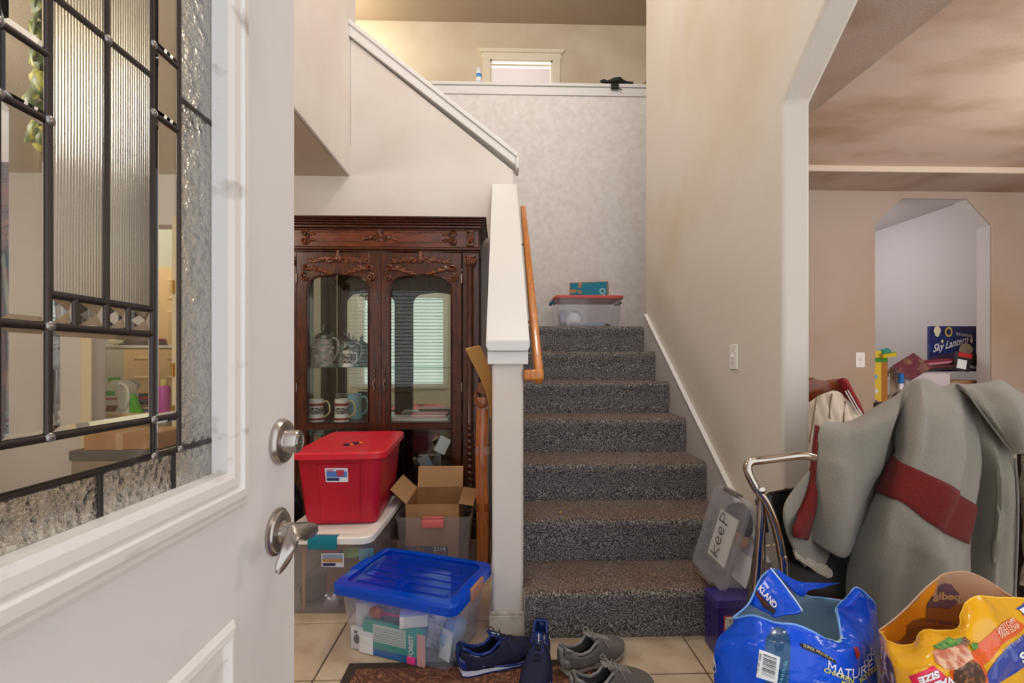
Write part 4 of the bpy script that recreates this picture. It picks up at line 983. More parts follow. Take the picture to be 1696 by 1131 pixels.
inside('cloth_bundle', 'pale blue folded cloth to the right in the landing tote', 'cloth', .06,-.11,.006, crumple(.085,.05,.03,.3,53), solid('pale_blue_cloth',(150,176,192),.85), group=G3, T0=TL)
inside('cloth_bundle', 'dark small lump at the right end of the landing tote', 'cloth', .165,-.10,.006, crumple(.03,.04,.025,.3,55), solid('dark_lump',(70,64,66),.8), group=G3, T0=TL)
inside('plastic_film', 'lavender film curling up the left end of the landing tote', 'cloth', -.20,-.06,.006, crumple(.032,.08,.085,.3,57), solid('lavender_film',(184,176,196),.4), group=G3, T0=TL)
t = thing('shipping_box', 'teal printed cardboard box with ring logo on the coral tote lid', 'box', (.765, 3.86, zl+.2741), -.25)
m = MB(); m.box(-.16,.16,-.11,.11,0,.128,bev=.002); b = obj('carton', m, CARD, t, local=True)
fp('printed_panel', [(-.152,.004),(.152,.004),(.152,.122),(-.152,.122)], solid('teal_print',(14,120,146),.6), t, -.1106)
for poly in ([(-.082,.122),(-.055,.122),(-.058,.085),(-.072,.078),(-.086,.088)], [(-.152,.068),(-.125,.068),(-.098,.064),(-.10,.048),(-.115,.038),(-.152,.036)], [(-.098,.066),(-.06,.058),(-.055,.042),(-.070,.026)]): fp('arrow_print', poly, CARD, t, -.1110)
v_, f_ = text_flat('Q', (.088,-.111,.022), (.05,0,0), (0,0,.05), .035); m = MB(); m.add(v_, f_); obj('ring_logo', m, solid('pale_teal_print',(150,188,190),.6), t, local=True)
# ---- upstairs ledge
zc_ = zc+.0008
c = P(793,134,YB+.05)
t = thing('spray_can', 'blue and white aerosol can standing on the upstairs ledge', 'spray can', (c.x, YB+.06, zc_))
m = MB(); m.lathe([(.026,0),(.0275,.004),(.0275,.125),(.024,.138)], 20); obj('can', m, WHITEP, t, local=True, smooth=40)
m = MB(); m.lathe([(.0205,.1381),(.022,.142),(.022,.172),(.018,.18)], 20); obj('cap', m, mat('pale_grey_cap',(216,216,222),.4), t, local=True, smooth=40)
for za, zb, rgb in ((.002,.032,(48,40,150)),(.085,.12,(70,142,206)),(.034,.050,(200,200,214))):
    m = MB(); m.lathe([(.0279,za),(.0279,zb)], 20, cap0=False, cap1=False); obj('printed_band', m, solid('band_%d'%rgb[0],rgb,.35), t, local=True, smooth=40)
c = P(813,134,YB+.04); m = crumple(.014,.014,.02,.1,61); o = obj('yellow_bottle_cap', m, solid('yellow_plastic',(240,190,40),.4), smooth=50); o.location = (c.x+.0, YB+.08, zc_); tag(o, 'small yellow cap on the ledge beside the aerosol can', 'cap')
# dark strap-like object lying over the ledge
t = thing('holster', 'black crumpled pouch with strap lying on the upstairs ledge', 'pouch', (P(1020,138,YB).x, YB, zc_))
pts = [(994,137,.010),(1000,136.5,.022),(1006,138,.016),(1012,137,.024),(1018,136,.034),(1026,135.5,.036),(1031,138,.026),(1036,139,.018),(1043,140,.017),(1048,140,.017)]
m = MB(); m.tube([P(x,y,YB+.0)+Vector((0,0,.012)) for x,y,r in pts], [p[2] for p in pts], 10, flat=.85); obj('pouch', m, mat('black_nylon',(26,25,26),.6,bump=(60,.6,.01)), t, smooth=60)
m = MB(); q0 = P(1012,141,YB-.045); q1 = P(1025,147,YB-.045); m.box(q0.x,q1.x,YB-.05,YB-.033,q1.z,q0.z+.02,bev=.006); m.tube([P(1024,146,YB-.045),P(1030,149,YB-.05)], .005, 6); obj('hanging_flap', m, mat('black_nylon',(26,25,26),.6), t, smooth=40)
m = MB(); c = P(1066,138,YB); m.prism([(c.x-.04,zc_),(c.x+.06,zc_),(c.x+.06,zc_+.08)], YB+.0, YB+.05, 'y', bev=.003); o = obj('wood_wedge', m, CARD); tag(o, 'small brown wedge at the right end of the upstairs ledge', 'wedge')
# ---- purple box and the clear tote stood on its end upon it
t = thing('gift_box', 'dark indigo glossy box standing by the lowest stair', 'box', (.93, 1.705, .0005))
m = MB(); m.box(.80,1.052,1.65,1.752,.0005,.213,bev=.003); b = obj('carton', m, mat('indigo_gloss',(44,30,108),.15,coat=.5), t)
m = MB(); m.box(.7995,1.0525,1.6495,1.7525,.185,.2145,bev=.003); obj('lid', m, mat('indigo_lid',(60,48,130),.12,coat=.6), t)
m = MB(); m.loft([[(x,1.6489,z) for x,z in ((.826,.10),(.90,.10),(.90,.158),(.826,.158))],[(x,1.6485,z) for x,z in ((.827,.101),(.899,.101),(.899,.157),(.827,.157))]]); obj('label', m, mat('red_border',(206,70,60),.6), t)
m = MB(); m.add([(x,1.6482,z) for x,z in ((.830,.104),(.896,.104),(.896,.154),(.830,.154))],[(0,1,2,3)]); obj('label_paper', m, mat('label_speckle',(226,222,216),.6,var=(150,(90,90,96),.5,.6)), t)
# local frame: a up along the lid, b along +Y, n out of the lid (to the left)
pL = Vector((.822,1.66,.235)); a_ = Vector((.105,0,.335)).normalized(); n_ = Vector((0,1,0)).cross(a_)*-1; n_ = Vector((-a_.z,0,a_.x))
LA, LB, TD = .355, .275, .105
T_ = Matrix(((Vector((0,1,0)).x, a_.x, n_.x, 0),(1, a_.y, n_.y, 0),(0, a_.z, n_.z, 0),(0,0,0,1)))
T_ = Matrix.Translation(pL) @ T_ @ Matrix.Translation((LB/2, LA/2, 0))     # local x = depth, y = up the lid, z = out of the lid
t = thing('storage_tote', 'clear tote marked Keep stood on end against the right wall', 'tote', (0,0,0), 0, 'storage totes'); t.matrix_basis = T_
m = tote_body(LB-.05,LA-.06,LB-.02,LA-.02,TD,.025,.003,.008); m.M = Matrix.Identity(4)
for v in m.v: v.z -= TD+.012
obj('body', m, CLR, t, local=True, smooth=40)
m = lid_flat(LB,LA,.03,0,.018,-.006,.03,.003); klid = obj('lid', m, CLR2, t, local=True, smooth=40)
for s in (-1,1):
    m = MB(); m.box(-.055,.055,s*LA/2-.012,s*LA/2+.006,-.022,.004,bev=.004); obj('latch', m, GREYL, t, local=True, smooth=40)
m = MB(); m.box(-.085,.055,-.10,.09,-.0155,-.0140); obj('paper_label', m, mat('label_paper_white',(226,224,214),.7), t, local=True)
# handwriting reads up the lid
def stroke(pts, r=.0022):
    m = MB(); m.tube(spline([(x, y, -.0050) for x, y in pts], 4), r, 5, flat=.35); return m
letters = {'k': [[(-.082,-.03),(-.078,.034)],[(-.048,.012),(-.078,-.004),(-.046,-.03)]],
           'e': [[(-.036,-.006),(-.014,-.002),(-.016,.014),(-.030,.013),(-.037,-.008),(-.026,-.024),(-.010,-.017)]],
           'e2': [[(.004,-.006),(.026,-.002),(.024,.014),(.010,.013),(.003,-.008),(.014,-.024),(.030,-.017)]],
           'P': [[(.050,-.036),(.052,.034)],[(.050,.034),(.080,.028),(.078,.006),(.052,-.002)]]}
for nm, strokes in letters.items():
    for s_ in strokes: obj('handwritten_stroke', stroke([(ry*.95-.005, rx) for rx, ry in s_]), BLKINK, t, local=True)
# contents of that tote, leaning inside
def kin(name, label, cat, x, y, z, mb, m_):
    o = obj(name, mb, m_, smooth=45); o.matrix_basis = T_ @ Matrix.Translation((x,y,z)); tag(o, label, cat, 'things in the tote marked Keep'); return o
kin('envelope', 'white addressed envelope low in the tote marked Keep', 'envelope', -.07,-.085,-.095, bx(.10,.11,.003,.0006), PAPER)
kin('envelope', 'white paper scrap beneath the envelope in the tote marked Keep', 'paper', -.04,-.03,-.102, bx(.12,.09,.003,.0006), solid('lilac_paper',(196,194,214),.7))
kin('brown_pouch', 'tan pouch at the lower middle of the tote marked Keep', 'pouch', -.03,.02,-.095, crumple(.045,.04,.025,.3,71), solid('tan_pouch',(190,132,92),.7))
kin('dark_cloth', 'dark cloth bundle in the upper half of the tote marked Keep', 'cloth', .0,.08,-.098, crumple(.085,.065,.03,.3,73), solid('dark_cloth',(62,56,66),.85))
kin('grey_strip', 'grey clip strip low behind the lid marked Keep', 'strip', .02,-.125,-.035, bx(.018,.09,.012,.002), solid('grey_plastic',(104,100,98),.5))
# ================================================================= MAT AND SHOES
MATB = mat('brown_patterned_mat', (98,62,48), .9); 
def damask():
    nt = MATB.node_tree; N = nt.nodes.new; L = nt.links.new; b = nt.nodes['Principled BSDF']
    tc = N('ShaderNodeTexCoord'); n = N('ShaderNodeTexNoise'); n.inputs['Scale'].default_value = 14; n.inputs['Detail'].default_value = 1; n.inputs['Distortion'].default_value = 2.6
    L(tc.outputs['Object'], n.inputs['Vector']); r = N('ShaderNodeValToRGB'); e = r.color_ramp.elements; e[0].position = .46; e[0].color = L3((86,50,38)); e[1].position = .50; e[1].color = L3((150,104,74)); x = e.new(.56); x.color = L3((92,56,42))
    L(n.outputs[0], r.inputs[0]); L(r.outputs[0], b.inputs['Base Color'])
damask()
t = thing('door_mat', 'brown scroll-patterned doormat under the sneakers and blue tote', 'mat', (0,1.4,0))
a = PZ(590,1100,.006); 
mx0, mx1, my1 = -.545, .36, 1.655
m = MB(); m.box(mx0,mx1,1.05,my1,.0006,.005,bev=.002); obj('border', m, mat('dark_mat_border',(58,44,38),.85), t)
m = MB(); m.box(mx0+.035,mx1-.035,1.085,my1-.035,.0051,.0075,bev=.001); obj('field', m, MATB, t)
def shoe(label, heel, toe, c_up, c_acc, c_mid, c_out, c_lace, L=.285, z=.008, mirror=1, high=.098, tilt=0):
    """running shoe along local +x, heel at 0"""
    d = Vector((toe[0]-heel[0], toe[1]-heel[1], 0)); rz = math.atan2(d.y, d.x)
    t = thing('sneaker', label, 'shoe', (heel[0], heel[1], z), rz, 'sneakers by the stairs')
    t.rotation_euler.y = tilt
    def hw(u):
        pts = [(0,.020),(.05,.030),(.18,.036),(.38,.036),(.58,.042),(.74,.048),(.88,.043),(.96,.028),(1,.012)]
        for (a, va), (b, vb) in zip(pts, pts[1:]):
            if u <= b: k = (u-a)/(b-a); k = k*k*(3-2*k); return va+(vb-va)*k
        return pts[-1][1]
    def off(u): return mirror*.010*math.sin(PI*max(0,u-.25)/.75)-mirror*.004
    def solez(u): return .030-.010*math.sin(PI*u)+.010*max(0,(u-.8)/.2)**1.5*0
    def rocker(u): return .014*max(0,(u-.72)/.28)**2
    U = [0,.02,.05,.1,.16,.22,.3,.38,.46,.54,.62,.7,.78,.85,.91,.96,.985,1]
    def ring(u, z0, z1, k0, k1):
        h = hw(u); o = off(u); x = u*L
        return [(x,o-h*k0,z0),(x,o+h*k0,z0),(x,o+h*k1,z1),(x,o-h*k1,z1)]
    m = MB(); m.loft([ring(u, rocker(u), rocker(u)+.006, 1.02, 1.06) for u in U]); obj('outsole', m, c_out, t, local=True, smooth=50)
    m = MB()
    for_ = [ring(u, rocker(u)+.0062, rocker(u)*.7+solez(u)+(.010 if u < .3 else .006 if u < .45 else .002), 1.06, 1.09-.03*(u > .9)) for u in U]
    m.loft(for_); obj('midsole', m, c_mid, t, local=True, smooth=50)
    m = MB()
    for s in (-1,1):
        pts = [(u*L, off(u)+s*hw(u)*1.085, rocker(u)*.8+.016+.006*math.sin(u*5)) for u in (.35,.45,.55,.65,.75,.85)]
        m.tube(pts, [.001,.0035,.004,.0035,.003,.001], 6)
    obj('midsole_groove', m, c_acc, t, local=True, smooth=60)
    # upper: rings of heights; opening between u=.05 and .47
    def top(u):
        pts = [(0,high*.98),(.04,high*.92),(.12,high*.72),(.24,high*.60),(.36,high*.66),(.46,high*.93),(.52,high*.93),(.62,high*.80),(.72,high*.66),(.82,high*.56),(.92,high*.46),(1,.036)]
        for (a, va), (b, vb) in zip(pts, pts[1:]):
            if u <= b: k = (u-a)/(b-a); return va+(vb-va)*k
        return pts[-1][1]
    UU = [0,.012,.03,.06,.1,.15,.2,.25,.3,.35,.4,.44,.47,.5,.55,.6,.66,.72,.78,.84,.89,.93,.96,.985,1]
    NV = 16; rows = []
    for u in UU:
        h = hw(u)*1.02; o = off(u); z0 = rocker(u)*.7+solez(u)-.002; zt = top(u); row = []
        for k in range(NV+1):
            a = PI*k/NV; cx = math.cos(a); sz = math.sin(a)
            px = (abs(cx)**(.62))*(1 if cx > 0 else -1)
            z_ = z0+(zt-z0)*(sz**.8)
            if u < .47:          # walls only: hold them apart at the collar
                q = min(k, NV-k)/(NV/2); px = (1 if cx > 0 else -1)*(1-.42*q**1.6); z_ = z0+(zt-z0)*min(1,(q*1.35)) 
            row.append(Vector((u*L+(-.006*math.sin(min(1,(z_-z0)/.08)*2.6) if u < .05 else 0), o-h*px, z_)))
        rows.append(row)
    m = MB(); m.grid(rows); fs = []
    for f in m.f:
        i = f[0]//(NV+1); k = f[0]%(NV+1); u = (UU[i]+UU[i+1])/2
        if .035 < u < .455 and (NV*.33 < k+.5 < NV*.67): continue
        fs.append(f)
    m.f = fs; m.m = [0]*len(fs)
    obj('upper', m, c_up, t, local=True, smooth=70, solid=.004, off=-1)
    m = MB(); pts = []
    for side in (1,-1):
        us = [.03,.06,.1,.15,.2,.25,.3,.35,.4,.44,.465]
        if side == -1: us = us[::-1]
        for u in us:
            i = min(range(len(UU)), key=lambda q: abs(UU[q]-u)); k = int(round(NV*.35)) if side == 1 else NV-int(round(NV*.35))
            pts.append(rows[i][k].copy())
    m.tube(spline(pts,3,True), .0052, 8, closed=True); obj('collar', m, c_acc, t, local=True, smooth=60)
    # heel counter, tongue, insole, laces
    m = MB(); G = []
    for u in (0,.012,.03,.06,.1,.15,.2,.25):
        i = UU.index(u); G.append([rows[i][k]+Vector((-.003 if u < .05 else 0,0,0)) + Vector((0,(-.0025 if k < NV/2 else .0025),0)) for k in range(0,4)])
    m.grid(G); G = []
    for u in (0,.012,.03,.06,.1,.15,.2,.25):
        i = UU.index(u); G.append([rows[i][NV-k]+Vector((-.003 if u < .05 else 0,.0025,0)) for k in range(0,4)])
    m.grid(G); m.add([rows[0][k]+Vector((-.006,0,0)) for k in range(0,NV+1)], [list(range(NV+1))]); obj('heel_counter', m, c_acc, t, local=True, smooth=60, solid=.002)
    m = MB(); m.grid([[Vector((L*u, off(u)+s*hw(u)*w_, z_)) for s in (-1,-.5,0,.5,1)] for u, w_, z_ in ((.36,.42,high*1.12),(.42,.45,high*1.06),(.5,.5,high*.965),(.58,.45,high*.865),(.64,.3,high*.80))]); obj('tongue', m, c_acc, t, local=True, smooth=60, solid=.004)
    if mirror*0 == 0 and c_up.name.startswith('navy'):
        m = MB(); m.tube([(L*.40,off(.4),high*1.10+.003),(L*.50,off(.5),high*.97+.004)], .0016, 5); m.tube([(L*.03,hw(.03)*1.05+off(.03),.055),(L*.13,hw(.13)*1.12+off(.13),.046)], .0016, 5); obj('reflective_strip', m, mat('reflective_white',(236,238,240),.3), t, local=True)
    m = MB(); m.grid([[Vector((L*u, off(u)+s*hw(u)*.85, .030)) for s in (-1,0,1)] for u in (.02,.1,.3,.5,.6)]); obj('insole', m, mat('dark_insole',(20,18,20),.9), t, local=True)
    m = MB()
    for q in range(5):
        u = .47+.052*q; zz = top(u)+.003
        for s in (-1,1):
            m.tube(spline([(L*u, off(u)+s*hw(u)*.55, zz-.006),(L*(u+.015), off(u), zz+.003),(L*(u+.05), off(u)-s*hw(u)*.55, top(u+.05)-.002)],4), .0022, 6)
    u = .47; b0 = Vector((L*u, off(u), top(u)+.006))
    for s in (-1,1):
        m.tube(spline([b0, b0+Vector((-.012,s*.022,.022)), b0+Vector((-.02,s*.030,.010)), b0+Vector((.006,s*.014,.002)), b0],5), .002, 6)
        m.tube(spline([b0, b0+Vector((.02,s*.026,.0)), b0+Vector((.035,s*.046,-.03))],5), .002, 6)
    obj('laces', m, c_lace, t, local=True, smooth=60)
    return t
NV1 = mat('navy_mesh', (20,22,54), .75, bump=(420,.5,.003)); NVA = mat('navy_shiny_trim', (20,46,118), .28); NVM = mat('pale_blue_midsole', (206,212,228), .5, var=(8,(128,150,200),.6,.7)); NVO = mat('navy_outsole', (24,46,110), .5); NVL = mat('navy_lace', (26,26,44), .8)
GU = mat('grey_mesh', (104,98,94), .75, bump=(420,.5,.003)); GA = mat('grey_trim', (132,130,130), .45); GM = mat('grey_midsole', (176,168,162), .5); GO = mat('tan_outsole', (120,88,66), .6); GL = mat('grey_lace', (142,136,132), .8)
shoe('navy sneaker with white midsole lying sideways beside the blue-lidded tote', (-.135,1.578), (.122,1.692), NV1, NVA, NVM, NVO, NVL, L=.285, mirror=-1, high=.105)
shoe('navy sneaker pointing toward the doorway, heel against the stairs', (.163,1.738), (.100,1.45), NV1, NVA, NVM, NVO, NVL, L=.29, z=.008)
shoe('grey sneaker with brown toe, the farther of the grey pair', (.222,1.570), (.450,1.70), GU, GA, GM, GO, GL, L=.272, mirror=-1)
shoe('grey sneaker with tied laces, the nearer of the grey pair', (.235,1.435), (.50,1.50), GU, GA, GM, GO, GL, L=.275, mirror=1)
for (x, y, rz) in ((.468,1.79-.03,.1),): 
    m = bx(.045,.006,.002,.0005); o = obj('white_stick', m, PAPER); o.location = (.455,1.752,.0008); tag(o, 'small white stick on the tile by the grey sneaker toe', 'stick')
m = MB(); m.ball((0,0,.004), .006,.005,.004,8,6); o = obj('yellow_crumb', m, mat('yellow_crumb',(226,176,40),.6)); o.location = PZ(928,850,2*H)+Vector((0,0,.001)); tag(o, 'tiny yellow crumb on the second stair tread', 'crumb')
# ================================================================= BEHIND THE ARCH: NOOK TABLE AND ITS PILE
DKW = mat('dark_table_wood', (58,38,28), .4, coat=.2)
yt0, yt1 = YF+.13, YF+.62
zt_ = P(1470,676,YF+.2).z
xt0, xt1 = P(1440,600,YF+.13).x-.25, XK-.012
t = thing('side_table', 'dark wooden table buried under boxes beyond the clipped wall opening', 'table', ((xt0+xt1)/2, (yt0+yt1)/2, 0))
m = MB(); m.box(xt0,xt1,yt0,yt1,zt_-.035,zt_,bev=.004); obj('tabletop', m, DKW, t)
for x in (xt0+.03, xt1-.07):
    for y in (yt0+.03, yt1-.07): m = MB(); m.box(x,x+.04,y,y+.04,0,zt_-.0355,bev=.003); obj('leg', m, DKW, t)
m = MB(); m.box(xt0+.03,xt1-.03,yt0+.05,yt0+.07,zt_-.11,zt_-.0355); obj('apron', m, DKW, t)
YT = YF+.16; zT = zt_+.0006
GP = 'things piled on the nook table'
def slab(name, label, cat, px0, px1, py0, py1, Y, dp, m_, bev=.003, group=GP, z0=None, parts=True, ry=0, rz=0):
    """a box whose front face shows where the photo has it, at depth Y"""
    a = P(px0,py1,Y); b = P(px1,py0,Y); z = z0 if z0 is not None else a.z
    t = thing(name, label, cat, ((a.x+b.x)/2, Y+dp/2, z), rz, group); t.rotation_euler.y = ry
    m = MB(); w_ = (b.x-a.x)/2; m.box(-w_,w_,-dp/2,dp/2,0,b.z-z,bev=bev); o = obj('body', m, m_, t, local=True)
    return t, o, w_, b.z-z, dp
# white file box with flaps, holding the pile
t, o, w_, h_, dp = slab('carton', 'white carton with brown right end on the nook table, behind the jacket', 'box', 1500, 1574, 618, 676, YT, .30, mat('white_carton',(214,204,208),.6), z0=zT)
m = MB(); m.box(-w_-.006,w_+.006,-dp/2-.006,dp/2,h_+.0005,h_+.007,bev=.002); obj('lid_flap', m, mat('white_carton',(214,204,208),.6), t, local=True)
m = MB(); m.box(w_+.0005,w_+.003,-dp/2,dp/2,0,h_); obj('brown_end', m, CARD, t, local=True)
m = MB(); m.add([(w_-.045,-dp/2-.0065,h_+.001),(w_-.03,-dp/2-.0065,h_+.001),(w_-.02,-dp/2-.0065,h_+.006),(w_-.035,-dp/2-.0065,h_+.006)],[(0,1,2,3)]); obj('print_mark', m, solid('violet_print',(92,60,120),.6), t, local=True)
t, o, w_, h_, dp = slab('carton', 'brown cardboard carton right of the white carton on the nook table', 'box', 1576, 1622, 630, 676, YT+.02, .28, CARD, z0=zT)
m = MB(); m.box(-w_,w_,-dp/2-.07,-dp/2,h_-.006,h_-.002,M=Matrix.Rotation(.12,4,'X')); obj('flap', m, CARD, t, local=True)
# the lantern package leaning at the back
zc1 = P(1540,618,YT).z+.009
t = thing('lantern_package', 'dark blue printed sky lantern package leaning on the back of the pile', 'package', (P(1577,600,YT+.2).x, YT+.2, zc1), 0, GP)
aw = (P(1617,600,YT+.2).x-P(1537,600,YT+.2).x)/2; ah = P(1577,540,YT+.2).z-zc1
aw = min(aw, XK-.02-t.location.x)
NVY = mat('night_blue_print', (28,40,96), .3, coat=.4, var=(22,(52,70,140),.5,.7))
m = MB(); m.box(-aw,aw,-.006,.012,0,ah,bev=.003); obj('package', m, NVY, t, local=True)
def ell(cx, cz, rx, rz, y, n=18): return [(cx+rx*math.cos(2*PI*k/n), y, cz+rz*math.sin(2*PI*k/n)) for k in range(n)]
def flat(name, pts, m_, par): mm = MB(); mm.add(pts,[list(range(len(pts)))]); return obj(name, mm, m_, par, local=True)
LAN = solid('lantern_glow_print',(226,220,190),.5); GLD = solid('gold_print',(206,184,80),.5); SUN = solid('sunset_print',(196,104,66),.5)
flat('sunset_band', [(-aw+.01,-.0065,.10),(aw-.01,-.0065,.10),(aw-.01,-.0065,.17),(0,-.0065,.16),(-aw+.01,-.0065,.13)], solid('dusk_print',(72,52,86),.5), t)
for cx, cz, rx, rz in ((-.66,.88,.15,.12),(.55,.46,.30,.16),(.78,.68,.07,.06),(-.45,.66,.05,.045)):
    flat('lantern_picture', [(aw*cx+aw*rx*(1-.25*(math.sin(a)<0))*math.cos(a), -.007, ah*cz+ah*rz*math.sin(a)) for a in [2*PI*k/18 for k in range(18)]], LAN, t)
flat('seal_mark', ell(-.18*aw, .87*ah, .16*aw, .11*ah, -.0070), GLD, t); flat('seal_mark', ell(-.18*aw, .87*ah, .10*aw, .07*ah, -.0074), solid('navy_print',(40,44,110),.5), t)
for s, o_, e, u, sh in (('THE ORIGINAL', (.12*aw,-.0072,.80*ah), (.72*aw,0,-.02), (0,0,.06*ah), 0), ('Sky Lantern', (-.85*aw,-.0078,.42*ah), (1.5*aw,0,.22*ah), (0,0,.17*ah), .35)):
    v_, f_ = text_flat(s, o_, e, u, .012, sh); m = MB(); m.add(v_, f_); obj('printed_text', m, WHITEP, t, local=True)
for k in range(3): flat('fine_print', [(-.5*aw,-.0073,(.24-.05*k)*ah),(.05*aw,-.0073,(.26-.05*k)*ah),(.05*aw,-.0073,(.28-.05*k)*ah),(-.5*aw,-.0073,(.26-.05*k)*ah)], solid('grey_blue_print',(130,140,176),.6), t)
# books and boxes on the cartons
zt2 = P(1540,618,YT).z+.0085
def lying(name, label, cat, px0, px1, py, h, Y, dp, m_, rz=0, ry=0, z=None, rim=None):
    a = P(px0,py,Y); b = P(px1,py,Y); z = a.z if z is None else z
    t = thing(name, label, cat, ((a.x+b.x)/2, Y+dp/2, z), rz, GP); t.rotation_euler.y = ry
    w_ = (b.x-a.x)/2; m = MB(); m.box(-w_,w_,-dp/2,dp/2,0,h,bev=.0015); obj('cover', m, m_, t, local=True)
    if rim: m = MB(); m.box(-w_-.002,w_+.002,-dp/2-.002,dp/2,h+.0004,h+.004,bev=.001); obj('top_board', m, rim, t, local=True)
    return t
MRN = mat('maroon_cover', (112,52,66), .4, var=(20,(140,104,84),.55,.65)); BLC = mat('black_gloss_box', (38,34,36), .3); REDC = mat('red_gloss_box', (180,44,44), .3)
bk2 = thing('book', 'maroon hardcover book tilted on the left of the carton pile', 'book', P(1510,610,YT-.01), 0, GP, rot=(.95,-.5,.1))
m = MB(); m.box(-.105,.105,-.07,.085,.004,.018); obj('pages', m, PAPER, bk2, local=True); m = MB(); m.box(-.108,.108,-.073,.088,.0182,.022,bev=.001); m.box(-.108,.108,-.073,.088,0,.0038,bev=.001); obj('cover', m, MRN, bk2, local=True)
lying('game_case', 'black glossy case lying across the middle of the pile', 'case', 1530, 1582, 610, .026, YT+.0, .16, BLC, -.1, -.10, zt2+.012, REDC)
lying('game_case', 'pink and white case under the red one on the pile', 'case', 1536, 1590, 600, .018, YT+.02, .14, solid('pink_case',(196,120,140),.4), .05, -.10, zt2+.067)
lying('game_case', 'grey and black case second from the bottom across the pile', 'case', 1527, 1586, 604, .02, YT+.03, .14, solid('grey_black_case',(70,66,70),.35), .1, -.10, zt2+.045)
lying('game_case', 'dark red case at the very top of the low stack by the lantern package', 'case', 1545, 1586, 592, .016, YT+.03, .12, solid('wine_case',(120,34,50),.35), -.15, -.10, zt2+.087)
t, o, w_, h_, dp = slab('game_box', 'red topped black box with white panel standing at the right of the pile', 'box', 1582, 1606, 584, 615, YT-.02, .03, BLC, z0=zt2+.012, ry=.18)
flat('red_top_print', [(-w_+.002,-dp/2-.0008,h_*.74),(w_-.002,-dp/2-.0008,h_*.74),(w_-.002,-dp/2-.0008,h_*.99),(-w_+.002,-dp/2-.0008,h_*.99)], REDC, t); flat('white_panel', [(-w_+.006,-dp/2-.0008,h_*.1),(w_*.4,-dp/2-.0008,h_*.1),(w_*.4,-dp/2-.0008,h_*.6),(-w_+.006,-dp/2-.0008,h_*.6)], WHITEP, t)
t, o, w_, h_, dp = slab('game_box', 'black box leaning behind the red topped one at the pile right end', 'box', 1600, 1616, 586, 615, YT-.0, .03, BLC, z0=zt2+.012, ry=.2)
flat('print_strip', [(-w_+.003,-dp/2-.0008,h_*.15),(w_-.003,-dp/2-.0008,h_*.15),(w_-.003,-dp/2-.0008,h_*.3),(-w_+.003,-dp/2-.0008,h_*.3)], solid('grey_print2',(150,146,146),.5), t)
# crayon box, teal bottle, drawstring bag at the left
t, o, w_, h_, dp = slab('crayon_box', 'yellow and green box with open top at the left end of the pile', 'box', 1446, 1460, 581, 660, YT-.0, .12, solid('yellow_box',(226,190,60),.5), z0=zT)
m = MB(); m.box(w_+.0004,w_+.05,-dp/2,dp/2,0,h_*.88,bev=.002); obj('side_panel', m, solid('orange_box_side',(176,110,40),.5), t, local=True)
m = MB(); m.box(-w_-.001,w_+.051,-dp/2-.001,dp/2+.001,h_*.80,h_*.885,bev=.002); obj('green_band', m, solid('green_band',(70,140,54),.5), t, local=True)
for (xa, za, c_) in ((-.02,.55,(110,170,190)),(-.018,.3,(216,216,224)),(-.02,.12,(120,100,150))): flat('print_spot', ell(xa*.5, za*h_, .014, .018, -dp/2-.001), solid('spot_%d'%c_[0],c_,.5), t)
m = crumple(.045,.04,.035,.25,81); o = obj('teal_wrapper', m, solid('teal_plastic',(40,150,128),.3), smooth=50); o.location = P(1472,562,YT+.06); o.location.z = zT+h_*.885+.004; o.location.x = P(1466,560,YT+.06).x; tag(o, 'crumpled teal plastic packet on top of the yellow box', 'packet', GP)
lying('crayon_pack', 'small yellow and green pack lying on the yellow box', 'pack', 1462, 1486, 592, .03, YT-.03, .06, solid('yellow_pack',(220,190,50),.5), .1, -.15, zT+h_*.885+.002, solid('green_pack_top',(90,150,60),.5))
m = crumple(.085,.06,.15,.28,83,26,18); o = obj('drawstring_bag', m, mat('tan_canvas',(176,150,122),.9,bump=(200,.3,.003)), smooth=60); o.location = (P(1483,640,YT+.09).x, YT+.14, zT); 
t = thing('canvas_bag', 'tan and white canvas drawstring bag slumped by the yellow box', 'bag', tuple(o.location), 0, GP); o.parent = t; o.location = (0,0,0); o.name = 'sack'
m = MB(); m.tube(spline([(-.02,-.04,.27),(0,-.06,.29),(.02,-.05,.26),(.0,-.065,.245),(-.015,-.06,.26)],4,True), .004, 6, closed=True); obj('drawstring', m, solid('cream_cord',(214,200,176),.8), t, local=True, smooth=60)
m = MB(); m.grid(patch([[Vector((-.085+.012*j,-.045-.02*math.sin(j*1.1)-.004,.09+.05*i+.012*j)) for j in range(4)] for i in range(4)],3,3)); obj('white_lining', m, solid('white_canvas',(222,216,208),.8), t, local=True, smooth=60, solid=.004)
t, o, w_, h_, dp = slab('blue_marker', 'blue capped white tube standing left of the white carton', 'tube', 1491, 1497, 619, 650, YT-.05, .02, WHITEP, z0=zT)
m = MB(); m.box(-w_-.001,w_+.001,-dp/2-.001,dp/2+.001,h_*.72,h_+.001,bev=.003); obj('cap', m, solid('blue_cap',(40,110,190),.4), t, local=True)
lying('folder', 'blue folder lying flat at the table front left', 'folder', 1448, 1492, 670, .018, YT-.03, .15, solid('indigo_folder',(52,56,140),.5), 0, 0, zT)
lying('paper_bundle', 'torn white and pink papers on the blue folder', 'papers', 1450, 1478, 660, .012, YT-.02, .10, mat('torn_print',(206,196,204),.7,var=(40,(150,70,80),.52,.6)), .2, 0, zT+.0188)

